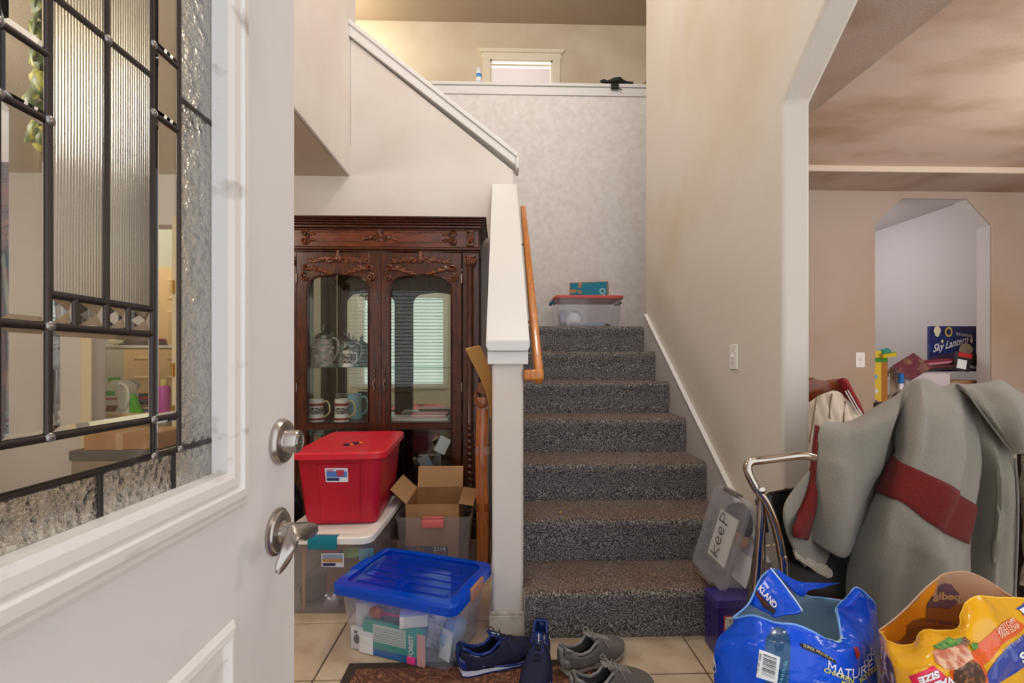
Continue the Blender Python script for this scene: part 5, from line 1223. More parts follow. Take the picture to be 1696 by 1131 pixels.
# ================================================================= CHAIR WITH QUILTED COAT BEHIND THE ARCH JAMB
CHW = mat('red_brown_chair_wood', (142,72,38), .35, coat=.3, var=(12,(108,50,26),.4,.7))
YCh = 2.30
cx = P(1372,680,YCh).x
ch = thing('dining_chair', 'red-brown wooden chair with scalloped back under a cream coat', 'chair', (cx, YCh+.2, 0))
crest_px = [(1318,640),(1330,632),(1345,625),(1352,628),(1366,631),(1380,628),(1392,627),(1402,636),(1412,652),(1420,680)]
top = [P(x,y,YCh) for x,y in crest_px]; low = [P(x,y,YCh) for x,y in ((1412,690),(1400,660),(1385,652),(1362,655),(1345,668),(1322,690))]
m = MB(); m.prism([(p.x,p.z) for p in top]+[(p.x,p.z) for p in low], YCh-.012, YCh+.018, 'y', bev=.004); obj('crest_rail', m, CHW, ch, smooth=40)
xl0, xl1 = P(1322,690,YCh).x-.02, P(1416,690,YCh).x
for x in (xl0, xl1-.035):
    m = MB(); m.box(x,x+.035,YCh-.015,YCh+.02,0,P(1400,680,YCh).z,bev=.006); obj('leg', m, CHW, ch)
    m = MB(); m.box(x,x+.035,YCh+.40,YCh+.435,0,.43,bev=.006); obj('leg', m, CHW, ch)
m = MB(); m.box(xl0-.01,xl1+.01,YCh+.021,YCh+.45,.431,.47,bev=.008); obj('seat', m, CHW, ch)
QC = mat('cream_quilted_cloth', (222,206,186), .85, bump=(120,.2,.003))
coat = thing('quilted_coat', 'cream quilted coat hung over the scalloped wooden chair', 'coat', (cx, YCh-.03, .6))
G = patch([[P(x,y,YCh-.03-d) for x,y,d in r] for r in ([(1334,668,.01),(1350,658,.02),(1366,650,.03),(1384,648,.03),(1404,664,.02),(1424,684,.0)],[(1334,690,.03),(1352,684,.05),(1372,680,.06),(1392,682,.06),(1412,694,.04),(1432,712,.01)],[(1334,720,.04),(1354,718,.06),(1374,716,.07),(1396,718,.06),(1416,724,.05),(1436,735,.02)],[(1334,760,.04),(1354,760,.06),(1374,760,.07),(1396,760,.06),(1416,762,.05),(1436,768,.02)],[(1334,840,.03),(1354,842,.05),(1374,842,.06),(1396,842,.05),(1416,842,.04),(1436,842,.02)])],7,7)
nr = len(G); 
for i in range(nr):
    for j in range(len(G[0])):
        q = abs(math.sin((i*.55+j*.35)))*abs(math.sin(j*.5-i*.18)); G[i][j] += Vector((0,-.012*q**.4,0))
m = MB(); m.grid(G); obj('quilted_panel', m, QC, coat, smooth=60, solid=.006)
m = MB()
for pts in ([(1378,652),(1374,690),(1388,735)],[(1352,660),(1346,700),(1340,735)],[(1400,664),(1398,700),(1412,735)]): m.tube(spline([P(x,y,YCh-.105+.02*(k==0)) for k,(x,y) in enumerate(pts)],5), .0035, 6)
sm = obj('seam_piping', m, solid('tan_piping',(150,128,104),.8), coat, smooth=60); sm['kind'] = 'stuff'
lan = thing('red_jacket', 'dark red jacket collar with white stripes hung on the chair back corner', 'garment', P(1405,650,YCh-.05))
G = patch([[P(x,y,YCh-.055+d) for x,y,d in r] for r in ([(1387,629,.02),(1396,626,.0),(1404,630,.02)],[(1394,645,.01),(1405,640,-.02),(1414,650,.01)],[(1404,662,.0),(1414,656,-.03),(1424,668,.0)],[(1414,680,.0),(1424,676,-.03),(1432,688,.0)])],4,5); m = MB(); m.grid(G); obj('collar', m, solid('deep_red_cloth',(140,28,34),.8), lan, smooth=60, solid=.006)
for o_ in (0,4): m = MB(); m.tube(spline([P(x-o_,y+o_*.4,YCh-.087) for x,y in ((1404,646),(1413,662),(1421,676),(1427,686))],5), .003, 6); obj('white_stripe', m, WHITEP, lan, smooth=60)

# ================================================================= FOLDING STEP STOOL (chrome tube, black tread)
CHR = mat('chrome_tube', (190,180,168), .12, 1)
BLK = mat('black_rubber', (20,20,21), .5); BLKP = mat('black_panel', (30,28,27), .4)
st = thing('folding_stool', 'chrome folding step stool with tall handle and black panel by the arch', 'stool', (.72, 1.30, 0))
YA = 1.235
def Q(pts, Y): return [P(x,y,Y+d) for x,y,d in pts]
def floor_to(p, dx, dy, z=.02): return Vector((p.x+dx, p.y+dy, z))
h1 = Q([(1347,757,.03),(1330,754,.02),(1300,757,.02),(1262,762,.0),(1246,764,0),(1239,770,0),(1240,784,0),(1252,808,0),(1268,830,0),(1284,870,0),(1294,915,0),(1298,950,0)], YA)
h1.append(floor_to(h1[-1], .02, .0))
m = MB(); m.tube(spline(h1,5), .0115, 12); obj('handle_frame', m, CHR, st, smooth=60)
l2 = Q([(1259,812,.02),(1261,835,.025),(1260,870,.03),(1256,920,.045),(1252,965,.055)], YA); l2.append(floor_to(l2[-1], -.02, .06))
m = MB(); m.tube(spline(l2,5), .0115, 12); obj('leg', m, CHR, st, smooth=60)
off_ = Vector((.13,.22,0))
l3 = [l2[3]+off_, l2[4]+off_, l2[-1]+off_]; m = MB(); m.tube(spline(l3,5), .0115, 12); obj('leg', m, CHR, st, smooth=60)
l4 = [h1[10]+Vector((.13,.20,-.1)), h1[-2]+Vector((.13,.20,0)), h1[-1]+Vector((.13,.20,0))]; m = MB(); m.tube(spline(l4,5), .0115, 12); obj('leg', m, CHR, st, smooth=60)
for p in (l2[-1], l3[-1], h1[-1], l4[-1]): m = MB(); m.lathe([(.015,-.02),(.0155,.0),(.013,.02)], 12, M=Matrix.Translation(p)); obj('rubber_foot', m, BLK, st, smooth=50)
m = MB(); p = P(1262,812,YA-.012); m.lathe([(.010,-.004),(.010,.004),(.005,.007)], 12, M=Matrix.Translation(p) @ Matrix.Rotation(PI/2,4,'X')); obj('pivot_bolt', m, CHR, st, smooth=50)
m = MB(); p = P(1256,828,YA+.04); m.tube([p, p+Vector((.01,.0,-.03)), p+Vector((.02,0,-.09))], .010, 8); obj('hinge_cover', m, BLK, st, smooth=60)
G = patch([[P(1272,818,YA+.10),P(1300,812,YA+.13),P(1345,803,YA+.16)],[P(1276,850,YA+.09),P(1305,850,YA+.12),P(1350,850,YA+.15)],[P(1288,910,YA+.06),P(1325,910,YA+.09),P(1400,910,YA+.13)],[P(1300,975,YA+.04),P(1340,985,YA+.07),P(1425,995,YA+.12)]],4,4)
m = MB(); m.grid(G); obj('black_panel', m, BLKP, st, smooth=60, solid=.012)
m = MB(); a, b = P(1274,817,YA+.095), P(1342,804,YA+.155); m.tube([a,b], .004, 6); c = a+(b-a)*.45; m.box(c.x-.012,c.x+.012,c.y-.012,c.y,c.z-.008,c.z+.006,bev=.002); obj('panel_catch', m, mat('dark_steel',(70,66,62),.35,.9), st, smooth=40)
m = MB(); m.tube([P(1268,905,YA+.06),P(1294,900,YA+.02)], .004, 6); m.tube([P(1266,880,YA+.05),P(1268,950,YA+.05)], .003, 6); obj('brace_rod', m, CHR, st, smooth=60)

# ================================================================= JACKET OVER A CHAIR
FL = mat('grey_fleece', (138,131,117), .95, sheen=.25, bump=(260,.5,.003), var=(300,(124,120,110),.4,.62,2))
FR = mat('dark_red_fleece', (104,20,15), .95, sheen=.04, bump=(260,.5,.003), var=(140,(92,16,12),.45,.62,3))
SH = mat('cream_sherpa', (196,180,158), .95, sheen=.3, bump=(160,1.0,.012))
YJk = 1.30
chj = thing('chair', 'dark chair mostly hidden beneath the grey fleece jacket', 'chair', (1.42, 1.62, 0))
xj0, xj1 = P(1462,700,1.46).x, P(1690,700,1.46).x+.06
DCW = mat('dark_chair_wood', (44,32,28), .45)
for x in (xj0, xj1-.035):
    m = MB(); m.box(x,x+.035,1.46,1.495,0,P(1540,668,1.46).z,bev=.006); obj('leg', m, DCW, chj)
    m = MB(); m.box(x,x+.035,1.80,1.835,0,.43,bev=.006); obj('leg', m, DCW, chj)
m = MB(); m.box(xj0,xj1,1.496,1.85,.431,.465,bev=.008); obj('seat', m, DCW, chj)
for z in (.62,.82): m = MB(); m.box(xj0+.036,xj1-.036,1.465,1.485,z,z+.05,bev=.005); obj('back_rail', m, DCW, chj)
m = MB(); zz = P(1540,668,1.46).z; m.box(xj0-.005,xj1+.005,1.458,1.497,zz-.06,zz+.004,bev=.008); obj('top_rail', m, DCW, chj)
jk = thing('fleece_jacket', 'grey fleece jacket with dark red bands draped over a chair', 'jacket', (1.25, 1.35, .5))
def JP(rows, nu=7, nv=7, amp=.004, fr=7, seed=0, thick=.009, name='body_panel', m_=None, folds=()):
    G = patch([[P(x,y,YJk+d) for x,y,d in r] for r in rows], nu, nv)
    for (u0, u1, v0, v1, h_, wd) in folds:            # a soft ridge (h > 0) or valley running from (u0,v0) to (u1,v1)
        for i in range(len(G)):
            v = i/(len(G)-1)
            if not v0 < v < v1: continue
            uc = u0+(u1-u0)*(v-v0)/(v1-v0); fade = math.sin(PI*(v-v0)/(v1-v0))**.6
            for j in range(len(G[0])):
                u = j/(len(G[0])-1); G[i][j] = G[i][j]+Vector((0,-h_*fade*math.exp(-((u-uc)/wd)**2),0))
    if amp: G = wrinkle(G, amp*1.6, fr, seed)
    if ((G[1][0]-G[0][0]).cross(G[0][1]-G[0][0])).dot(CAM-G[0][0]) > 0: m = MB(); m.grid([r_[::-1] for r_ in G])
    else: m = MB(); m.grid(G)
    return obj(name, m, m_ or FL, jk, smooth=80, solid=thick, off=-1), G
# left sleeve / shoulder lying to the left
A_rows = [[(1372,699,.10),(1404,696,.10),(1440,674,.10),(1482,655,.12),(1506,634,.14),(1530,627,.15)],
     [(1358,708,.03),(1400,715,-.005),(1440,704,-.005),(1480,684,.04),(1497,672,.08),(1512,660,.10)],
     [(1353,748,.02),(1394,760,-.025),(1432,757,-.02),(1462,738,.05),(1476,734,.09),(1490,726,.11)],
     [(1350,796,.02),(1388,806,-.03),(1420,806,-.025),(1447,796,.04),(1463,785,.09),(1478,776,.11)],
     [(1346,842,.02),(1378,852,-.03),(1408,860,-.02),(1432,846,.03),(1447,820,.08),(1462,812,.10)],
     [(1334,888,.03),(1368,911,-.01),(1402,923,.01),(1424,890,.06),(1438,860,.09),(1450,850,.11)]]
JP(A_rows, amp=.005, fr=6, seed=3, nu=9, nv=9, folds=((.25,.45,.05,.75,-.018,.09),(.55,.62,.0,.6,.022,.08),(.78,.70,.05,.9,-.02,.07),(.2,.3,.4,1.0,.012,.12)))
JP([[(1357,706,.10),(1355,704,.07),(1358,708,.024)],[(1351,745,.08),(1350,748,.04),(1354,748,.012)],[(1342,795,.05),(1345,797,.02),(1351,796,.010)],[(1324,848,.0),(1334,850,-.015),(1347,842,.008)],[(1313,872,-.05),(1323,882,-.045),(1335,888,.018)],[(1314,884,-.05),(1323,891,-.045),(1334,892,.024)]], 5, 5, 0, name='red_band', m_=FR)
# main sleeve hanging down the front
S = [[(1500,640,.15),(1516,630,.13),(1534,629,.12),(1560,640,.12),(1584,634,.14),(1606,645,.16)],
     [(1494,676,.09),(1514,660,.05),(1540,668,.02),(1568,684,.02),(1598,692,.05),(1622,712,.10)],
     [(1480,725,.07),(1504,712,.0),(1540,722,-.03),(1576,742,-.03),(1604,752,.01),(1628,776,.08)],
     [(1479,754,.06),(1498,768,-.02),(1529,782,-.06),(1562,800,-.06),(1592,818,-.03),(1619,838,.05)],
     [(1451,815,.05),(1474,824,-.03),(1503,836,-.07),(1532,862,-.07),(1566,883,-.04),(1604,901,.04)],
     [(1432,850,.05),(1458,862,-.03),(1494,886,-.07),(1530,906,-.075),(1566,914,-.045),(1603,920,.04)],
     [(1416,890,.05),(1444,902,-.02),(1486,920,-.06),(1528,932,-.065),(1566,936,-.04),(1601,940,.04)],
     [(1401,940,.05),(1432,950,-.01),(1478,958,-.05),(1524,962,-.055),(1564,964,-.03),(1601,964,.04)],
     [(1390,1010,.05),(1424,1020,.0),(1470,1024,-.04),(1520,1026,-.045),(1562,1026,-.02),(1601,1024,.04)],
     [(1384,1080,.06),(1420,1084,.01),(1470,1086,-.03),(1520,1086,-.03),(1562,1086,-.01),(1601,1084,.05)]]
o, G = JP(S, amp=.005, fr=6, seed=9, name='sleeve', folds=((.20,.30,.0,.35,.018,.10),(.45,.38,.02,.6,-.014,.12),(.68,.62,.05,.7,.010,.11),(.86,.80,.05,.6,-.02,.06),(.55,.5,.5,1.0,-.02,.09),(.8,.75,.45,1.0,.014,.08),(.25,.3,.5,1.0,.012,.08)))
# red stripe follows the sleeve surface between control rows 3 and 4
G2 = []
for i in range(3*7, 4*7+1):
    row = []
    for j in range(len(G[0])):
        a = G[min(i+1,len(G)-1)][j]-G[i-1][j]; b = G[i][min(j+1,len(G[0])-1)]-G[i][max(j-1,0)]; n = b.cross(a).normalized()
        if n.dot(CAM-G[i][j]) < 0: n = -n
        row.append(G[i][j]+n*.004)
    G2.append(row)
m = MB(); m.grid(G2); obj('red_band', m, FR, jk, smooth=80, solid=.003)
# front panel with the zip, seen right of the sleeve
JP([[(1600,640,.16),(1620,655,.13),(1640,690,.12),(1660,716,.12),(1680,745,.13)],[(1610,700,.12),(1622,715,.10),(1644,735,.09),(1662,750,.09),(1681,765,.10)],[(1617,770,.08),(1628,790,.12),(1648,790,.08),(1668,800,.07),(1684,806,.09)],[(1612,840,.06),(1626,850,.13),(1646,850,.09),(1668,855,.08),(1685,858,.09)],[(1600,905,.07),(1620,915,.13),(1640,915,.09),(1664,920,.08),(1683,920,.09)],[(1596,960,.07),(1616,970,.12),(1638,975,.09),(1662,980,.08),(1680,980,.09)],[(1592,1050,.08),(1614,1050,.12),(1636,1050,.09),(1660,1050,.08),(1678,1050,.09)]],8,7,.004,6,15,name='front_panel',folds=((.25,.30,.1,1.0,-.035,.10),(.5,.52,.1,1.0,.02,.08),(.75,.72,.1,.9,-.015,.08)))
m = MB(); m.tube(spline([P(x,y,YJk+.085) for x,y in ((1681,760),(1685,806),(1686,858),(1684,920),(1681,985),(1679,1050))],6), .0035, 6); obj('zip', m, solid('grey_zip',(120,116,110),.5), jk, smooth=60)
JP([[(1690,745,.13),(1712,750,.11),(1740,760,.12)],[(1690,800,.12),(1712,800,.08),(1745,800,.10)],[(1692,870,.12),(1712,870,.08),(1745,870,.10)],[(1690,940,.12),(1712,945,.09),(1745,950,.11)],[(1688,968,.13),(1712,972,.11),(1745,975,.12)]],6,8,.008,14,19,name='sherpa_lining',m_=SH)
# folded collar
JP([[(1578,634,.15),(1600,636,.14),(1630,633,.14),(1658,628,.16),(1694,650,.17),(1740,668,.18)],[(1596,643,.10),(1622,648,.08),(1652,646,.07),(1682,655,.08),(1710,672,.09),(1745,690,.12)],[(1612,664,.07),(1638,674,.04),(1664,676,.03),(1690,684,.03),(1716,700,.05),(1748,712,.09)],[(1632,692,.06),(1654,702,.03),(1676,706,.02),(1700,712,.02),(1722,722,.04),(1750,732,.09)],[(1655,722,.06),(1672,730,.04),(1688,734,.03),(1708,738,.04),(1728,744,.05),(1752,750,.10)],[(1676,752,.07),(1686,752,.06),(1698,750,.05),(1714,752,.06),(1732,756,.07),(1754,760,.11)]],7,7,.003,6,23,thick=.012,name='collar',folds=((.55,.4,.05,.9,.015,.12),(.3,.25,.1,.9,-.012,.1)))
Gk = patch([[Vector((x, 1.445+.02*math.sin(x*20), P(1540,648,1.45).z-dz)) for x in (1.37,1.43,1.49,1.55,1.60)] for dz in (0,)]+[[Vector((x, 1.545+.03*t_+.012*math.sin(x*25+t_), P(1540,648,1.45).z-.02-.42*t_)) for x in (1.37,1.43,1.49,1.55,1.60)] for t_ in (0,.33,.66,1.0)],6,6)
m = MB(); m.grid(Gk); obj('back_drape', m, FL, jk, smooth=80, solid=.008)
# collar seam, shoulder seam
for pts, d in (([(1580,634,.145),(1597,644,.093),(1613,665,.062),(1633,693,.052),(1656,723,.052),(1677,752,.062)],0),): m = MB(); m.tube(spline([P(x,y,YJk+q) for x,y,q in pts],5), .003, 6); obj('collar_seam', m, mat('seam_fleece',(120,116,108),.9), jk, smooth=60)
# lining hanging under the hem on the left
JP([[(1342,780,.03),(1372,800,.05),(1400,810,.07),(1430,820,.10)],[(1312,822,-.01),(1350,850,.03),(1390,870,.06),(1420,880,.09)],[(1303,850,-.03),(1345,880,.02),(1380,900,.05),(1410,910,.09)],[(1307,882,-.035),(1340,910,.01),(1376,930,.04),(1405,935,.08)],[(1320,917,-.035),(1346,932,.0),(1376,943,.04),(1402,948,.08)]],6,6,.003,6,27,name='lower_hem',m_=FL)
JP([[(1317,910,-.035),(1346,927,.0),(1376,938,.04),(1402,943,.07)],[(1324,926,-.045),(1350,942,-.01),(1376,952,.03),(1400,958,.06)],[(1334,936,-.03),(1356,950,.0),(1378,960,.04),(1400,966,.08)]],6,5,.0028,24,31,name='sherpa_hem',m_=SH)
# ================================================================= DOG FOOD BAGS
BLU = mat('blue_bag_plastic', (0,92,240), .24, coat=.3, bump=(12,.6,.03)); TEALI = mat('teal_bag_inside', (196,230,238), .35)
DTL = mat('dark_teal_print', (16,74,120), .25, coat=.3); WTE = mat('white_bag_print', (232,236,240), .35); YGR = mat('yellow_green_print', (216,214,70), .4); BKP = mat('black_bag_print', (20,18,26), .35); RDP = mat('red_bag_print', (150,34,34), .4)
add_translucent(BLU, (10,120,250), .28); add_translucent(TEALI, (150,215,235), .25)
bb = thing('dog_food_bag', 'open blue dog food bag with torn top at the lower right', 'bag', (.52, 1.02, 0))
def PB(x, y, Y): return P(x, y, Y)
rim = [(1214,1024,1.00),(1246,1019,.95),(1284,1031,.915),(1316,1034,.90),(1344,1045,.895),(1370,1059,.90),(1392,1061,.925),(1389,1026,.98),(1387,1006,1.03),(1404,988,1.05),(1420,973,1.06),(1448,998,1.08),(1440,1000,1.14),(1400,996,1.18),(1362,990,1.20),(1336,986,1.20),(1312,962,1.18),(1284,943,1.15),(1262,955,1.10),(1240,1000,1.04)]
R0 = [PB(*p) for p in rim]
r1 = [(1204,1042,.985),(1244,1045,.925),(1284,1052,.895),(1318,1055,.88),(1350,1064,.875),(1382,1072,.885),(1410,1066,.92),(1424,1050,.97),(1432,1036,1.02),(1440,1030,1.05),(1447,1028,1.07),(1455,1030,1.10),(1446,1030,1.16),(1404,1026,1.20),(1364,1022,1.22),(1336,1020,1.22),(1308,1012,1.20),(1280,1002,1.16),(1254,1004,1.10),(1226,1020,1.04)]
R1 = [PB(*p) for p in r1]
r2 = [(1186,1075,.975),(1236,1080,.90),(1284,1085,.87),(1322,1088,.86),(1360,1090,.86),(1396,1092,.87),(1424,1088,.91),(1440,1080,.96),(1449,1072,1.00),(1454,1068,1.04),(1457,1066,1.07),(1458,1066,1.10),(1448,1066,1.16),(1404,1066,1.20),(1364,1066,1.22),(1336,1066,1.22),(1306,1062,1.20),(1272,1058,1.16),(1238,1056,1.10),(1206,1062,1.04)]
R2 = [PB(*p) for p in r2]
def ring_at(z, k):
    c = Vector((.52,1.03,z)); out = []
    for p in R2: q = Vector((p.x,p.y,z)); out.append(c+(q-c)*k)
    return out
R3 = ring_at(.38,1.06); R4 = ring_at(.2,1.08); R5 = ring_at(.06,1.04); R6 = ring_at(.003,.96)
G = patch([R0,R1,R2,R3,R4,R5,R6], 5, 5, closed=True)
G = [G[i] if i < 1 else w_ for i, w_ in enumerate(wrinkle(wrinkle(G, .007, 12, 5), .004, 30, 2))]
for row in G: row[-1] = row[0]
m = MB(); m.grid(G); m.f.append([(len(G)-1)*len(G[0])+j for j in range(len(G[0])-1)]); m.m.append(0)
bag = obj('bag_shell', m, BLU, bb, smooth=70)
# inside: lining just within the shell, and the kibble level
def inset(row, k):
    c = sum(row, Vector((0,0,0)))/len(row); return [p+(c-p).normalized()*k for p in row]
Gi = [inset(G[i], .004) for i in range(0, 22)]
m = MB(); m.grid(Gi); obj('bag_lining', m, TEALI, bb, smooth=70)
m = MB(); row = inset(G[18], .012); m.v = [Vector(p)+Vector((0,0,-.0+.006*NZ.noise(Vector(p)*60))) for p in row[:-1]]; m.f = [list(range(len(m.v)))]; m.m = [0]
obj('kibble', m, mat('brown_kibble',(116,86,70),.8,bump=(90,1,.01),var=(70,(70,48,38),.45,.6)), bb)['kind'] = 'stuff'
m = MB(); m.tube(G[0][:-1], .0022, 6, closed=True); obj('torn_edge', m, mat('pale_torn_edge',(120,170,240),.4), bb, smooth=60)
# gusset flap standing up at the left
fl = patch([[P(1276,941,1.10),P(1296,966,1.06),P(1314,990,1.02),P(1328,1011,.985)],[P(1268,953,1.085),P(1288,977,1.045),P(1307,998,1.01),P(1321,1016,.975)],[P(1256,971,1.07),P(1275,992,1.03),P(1292,1006,.99),P(1302,1018,.965)],[P(1240,1000,1.06),P(1256,1008,1.02),P(1270,1014,.985),P(1282,1022,.955)]],5,5)
m = MB(); m.grid(fl); flp = obj('gusset_flap', m, BLU, bb, smooth=70, solid=.003)
m = MB(); m.tube([Vector(p)+Vector((0,-.001,.0)) for p in fl[0]], .0024, 6); obj('flap_edge', m, mat('white_flap_edge',(200,222,250),.4), bb, smooth=60)
# torn strip lying back from the rim
m = MB(); m.grid(patch([[P(1286,942,1.14),P(1320,962,1.155),P(1352,965,1.17),P(1392,966,1.19)],[P(1290,952,1.13),P(1322,970,1.14),P(1345,972,1.16),P(1375,969,1.18)],[P(1298,960,1.12),P(1326,988,1.13),P(1340,978,1.15),P(1362,974,1.17)]],5,4)); obj('torn_strip', m, BLU, bb, smooth=70, solid=.002)
# folded corner on the right peak
m = MB(); m.grid(patch([[P(1386,1006,1.02),P(1402,1004,1.0),P(1414,1002,1.01)],[P(1402,990,1.035),P(1412,992,1.015),P(1420,992,1.02)],[P(1418,973,1.05),P(1423,979,1.035),P(1424,984,1.035)]],4,4)); obj('folded_corner', m, BLU, bb, smooth=70, solid=.002)
bv = bvh_of([bag]); bf = bvh_of([flp])
pdecal('brand_band', [(1252,984),(1249,972),(1262,988),(1286,1013),(1282,1020),(1264,1006)], bf, BKP, bb, off=.0022, L=5)
tdecal('printed_text', 'KLAND', (1256,977), (1284,1011), (5,-8), bf, WTE, bb, bold=.03, off=.0036, L=30)
tdecal('printed_text', 'SIGNATURE', (1253,984), (1272,1008), (1.5,-2.5), bf, RDP, bb, bold=.02, off=.0036, L=30)
arch = [(1267,1145),(1267,1070),(1270,1056),(1278,1044),(1288,1038),(1300,1042),(1308,1056),(1309,1072),(1305,1145)]
pdecal('window_print', arch, bv, DTL, bb, off=.0012)
pdecal('barcode_label', [(1258,1075),(1292,1088),(1287,1131),(1253,1120)], bv, WTE, bb, off=.0022)
for k in range(13):
    t_ = .10+.78*k/13; wd = random.choice((.012,.02,.03))
    def bl(u, v): return (1258+34*u-5*v, 1075+13*u+44*v)
    pdecal('barcode_bar', [bl(.22,t_),bl(.85,t_),bl(.85,t_+wd),bl(.22,t_+wd)], bv, BKP, bb, off=.0032, L=12)
tdecal('printed_text', 'ITM. / ART. 304809', (1256,1113), (1262,1083), (-3.5,-1), bv, BKP, bb, off=.0032, L=30)
tdecal('printed_text', 'NET WT 40 LB (18.1 KG)', (1291,1146), (1303,1094), (-5,-1), bv, mat('pale_teal_text',(120,190,214),.4), bb, bold=.01, off=.0032, L=30)
pdecal('black_banner', [(1324,1066),(1336,1067),(1360,1078),(1384,1094),(1384,1099),(1356,1084),(1328,1073)], bv, BKP, bb, off=.0012)
tdecal('printed_text', 'SUPER PREMIUM', (1329,1071), (1377,1093), (1.5,-4), bv, mat('cream_bag_text',(206,196,150),.4), bb, off=.0024, L=30, bend=2)
tdecal('printed_text', 'MATURE', (1369,1107), (1444,1106), (1,-17), bv, WTE, bb, off=.0014, bend=-17)
tdecal('printed_text', 'DOG', (1434,1106), (1449,1080), (-6,-9), bv, WTE, bb, off=.0014)
tdecal('printed_text', 'CHICKEN', (1363,1111), (1412,1130), (2,-6.5), bv, YGR, bb, bold=.03, off=.0014)
tdecal('printed_text', 'RICE & EGG', (1424,1131), (1453,1107), (-3,-7), bv, YGR, bb, bold=.03, off=.0014)
tdecal('printed_text', 'MADE', (1392,1132), (1412,1136), (1,-6), bv, YGR, bb, bold=.03, off=.0014)
tdecal('printed_text', 'Signature', (1346,1128), (1376,1133), (.5,-4), bv, mat('pale_blue_text',(140,176,240),.4), bb, off=.0014)
pdecal('dark_crest', [(1413,1072),(1419,1071),(1424,1084),(1418,1092)], bv, RDP, bb, off=.0014)
pdecal('corner_sticker', [(1176,1080),(1182,1078),(1188,1110),(1184,1120),(1172,1130)], bv, WTE, bb, off=.0016)
tdecal('printed_text', 'SAVE ON YOUR', (1176,1086), (1185,1115), (3,-.6), bv, BKP, bb, bold=.02, off=.0026, L=30); tdecal('printed_text', 'PET NEEDS', (1173,1095), (1180,1119), (3,-.6), bv, BKP, bb, bold=.02, off=.0026, L=30)
# ---------------------------------------------------------------- yellow bag
YEL = mat('yellow_bag_plastic', (250,188,16), .2, coat=.5, bump=(7,.35,.03)); ORY = mat('orange_yellow_plastic', (250,164,22), .3, coat=.25)
INB = mat('kraft_bag_inside', (206,166,132), .5); INP = mat('show_through_print', (150,92,34), .55); INV = mat('show_through_violet', (104,74,88), .55); INT = mat('show_through_text', (190,150,110), .55)
add_translucent(YEL, (255,190,40), .2); add_translucent(INB, (230,180,130), .3)
yb = thing('dog_food_bag', 'open yellow dog food bag standing upside down in the right corner', 'bag', (.86, .98, 0))
Yf = .86
front = [[(1456,1046,.08),(1470,1062,.03),(1490,1070,.01),(1512,1066,.0),(1530,1044,.0),(1568,1044,.0),(1584,1038,.0),(1592,1015,.01),(1602,997,.02),(1625,987,.03),(1652,989,.05),(1680,990,.07),(1720,992,.09)],
     [(1456,1066,.07),(1472,1076,.01),(1494,1084,-.015),(1516,1082,-.03),(1540,1066,-.035),(1572,1062,-.035),(1594,1056,-.03),(1606,1040,-.02),(1620,1026,-.01),(1640,1018,.0),(1664,1016,.02),(1690,1016,.04),(1725,1018,.06)],
     [(1457,1092,.06),(1476,1098,-.01),(1500,1104,-.04),(1524,1104,-.055),(1550,1096,-.06),(1578,1092,-.06),(1602,1088,-.055),(1620,1078,-.045),(1638,1068,-.03),(1660,1060,-.02),(1684,1056,.0),(1706,1054,.02),(1735,1056,.05)],
     [(1460,1131,.05),(1482,1135,-.02),(1508,1138,-.055),(1532,1138,-.07),(1558,1138,-.075),(1584,1136,-.075),(1610,1134,-.07),(1634,1128,-.06),(1656,1120,-.05),(1680,1112,-.035),(1702,1106,-.02),(1722,1102,.01),(1745,1104,.04)]]
FRW = [[P(x,y,Yf+d) for x,y,d in r] for r in front]
def down(z, k): return [Vector((p.x, p.y+k*(-.02 if 1 < i < 10 else 0), z)) for i, p in enumerate(FRW[-1])]
FRW += [down(.30,.6), down(.12,.8), down(.004,.2)]
G = wrinkle(wrinkle(patch(FRW, 4, 6), .005, 14, 8), .0025, 34, 3)
m = MB(); m.grid(G); yfr = obj('front_panel', m, YEL, yb, smooth=70, solid=.002)
back = [[(1456,1044,.10),(1480,1026,.14),(1505,1003,.18),(1532,975,.22),(1550,960,.24),(1566,950,.25),(1600,947,.25),(1630,958,.24),(1655,974,.22),(1682,990,.18),(1722,990,.13)],
        [(1460,1056,.10),(1484,1046,.14),(1508,1030,.18),(1534,1006,.21),(1552,994,.23),(1570,986,.24),(1602,984,.24),(1632,990,.23),(1658,1000,.21),(1686,1006,.18),(1724,1004,.13)],
        [(1464,1080,.10),(1488,1076,.14),(1512,1066,.17),(1538,1048,.20),(1556,1036,.22),(1574,1030,.23),(1606,1028,.23),(1636,1030,.22),(1662,1034,.20),(1690,1034,.17),(1726,1032,.13)],
        [(1468,1120,.10),(1492,1118,.14),(1516,1112,.17),(1542,1100,.19),(1560,1092,.21),(1578,1088,.22),(1610,1086,.22),(1640,1086,.21),(1666,1088,.19),(1694,1088,.16),(1730,1086,.13)]]
BR = [[P(x,y,Yf+d) for x,y,d in r] for r in back]; BR += [[Vector((p.x,p.y,z)) for p in BR[-1]] for z in (.2,.004)]
Gb = patch(BR, 4, 6); m = MB(); m.grid(Gb); ybk = obj('back_panel', m, INB, yb, smooth=70, solid=.002)
for sd in (0, -1):                                  # gussets joining front and back
    m = MB(); n = min(len(G), len(Gb)); ga = [G[round(i*(len(G)-1)/(n-1))][sd] for i in range(n)]; gb = [Gb[round(i*(len(Gb)-1)/(n-1))][sd] for i in range(n)]
    m.grid([[a, a.lerp(b,.5)+Vector((.012 if sd == 0 else -.012,0,0)), b] for a, b in zip(ga, gb)]); obj('gusset', m, ORY, yb, smooth=70, solid=.002)
bvb = bvh_of([ybk]); bvf = bvh_of([yfr])
pdecal('back_print_margin', [(1454,1048),(1500,1006),(1535,974),(1552,961),(1545,985),(1540,1000),(1533,1022),(1512,1026),(1500,1035),(1498,1050),(1488,1060),(1470,1064)], bvb, ORY, yb, off=.0016, L=6)
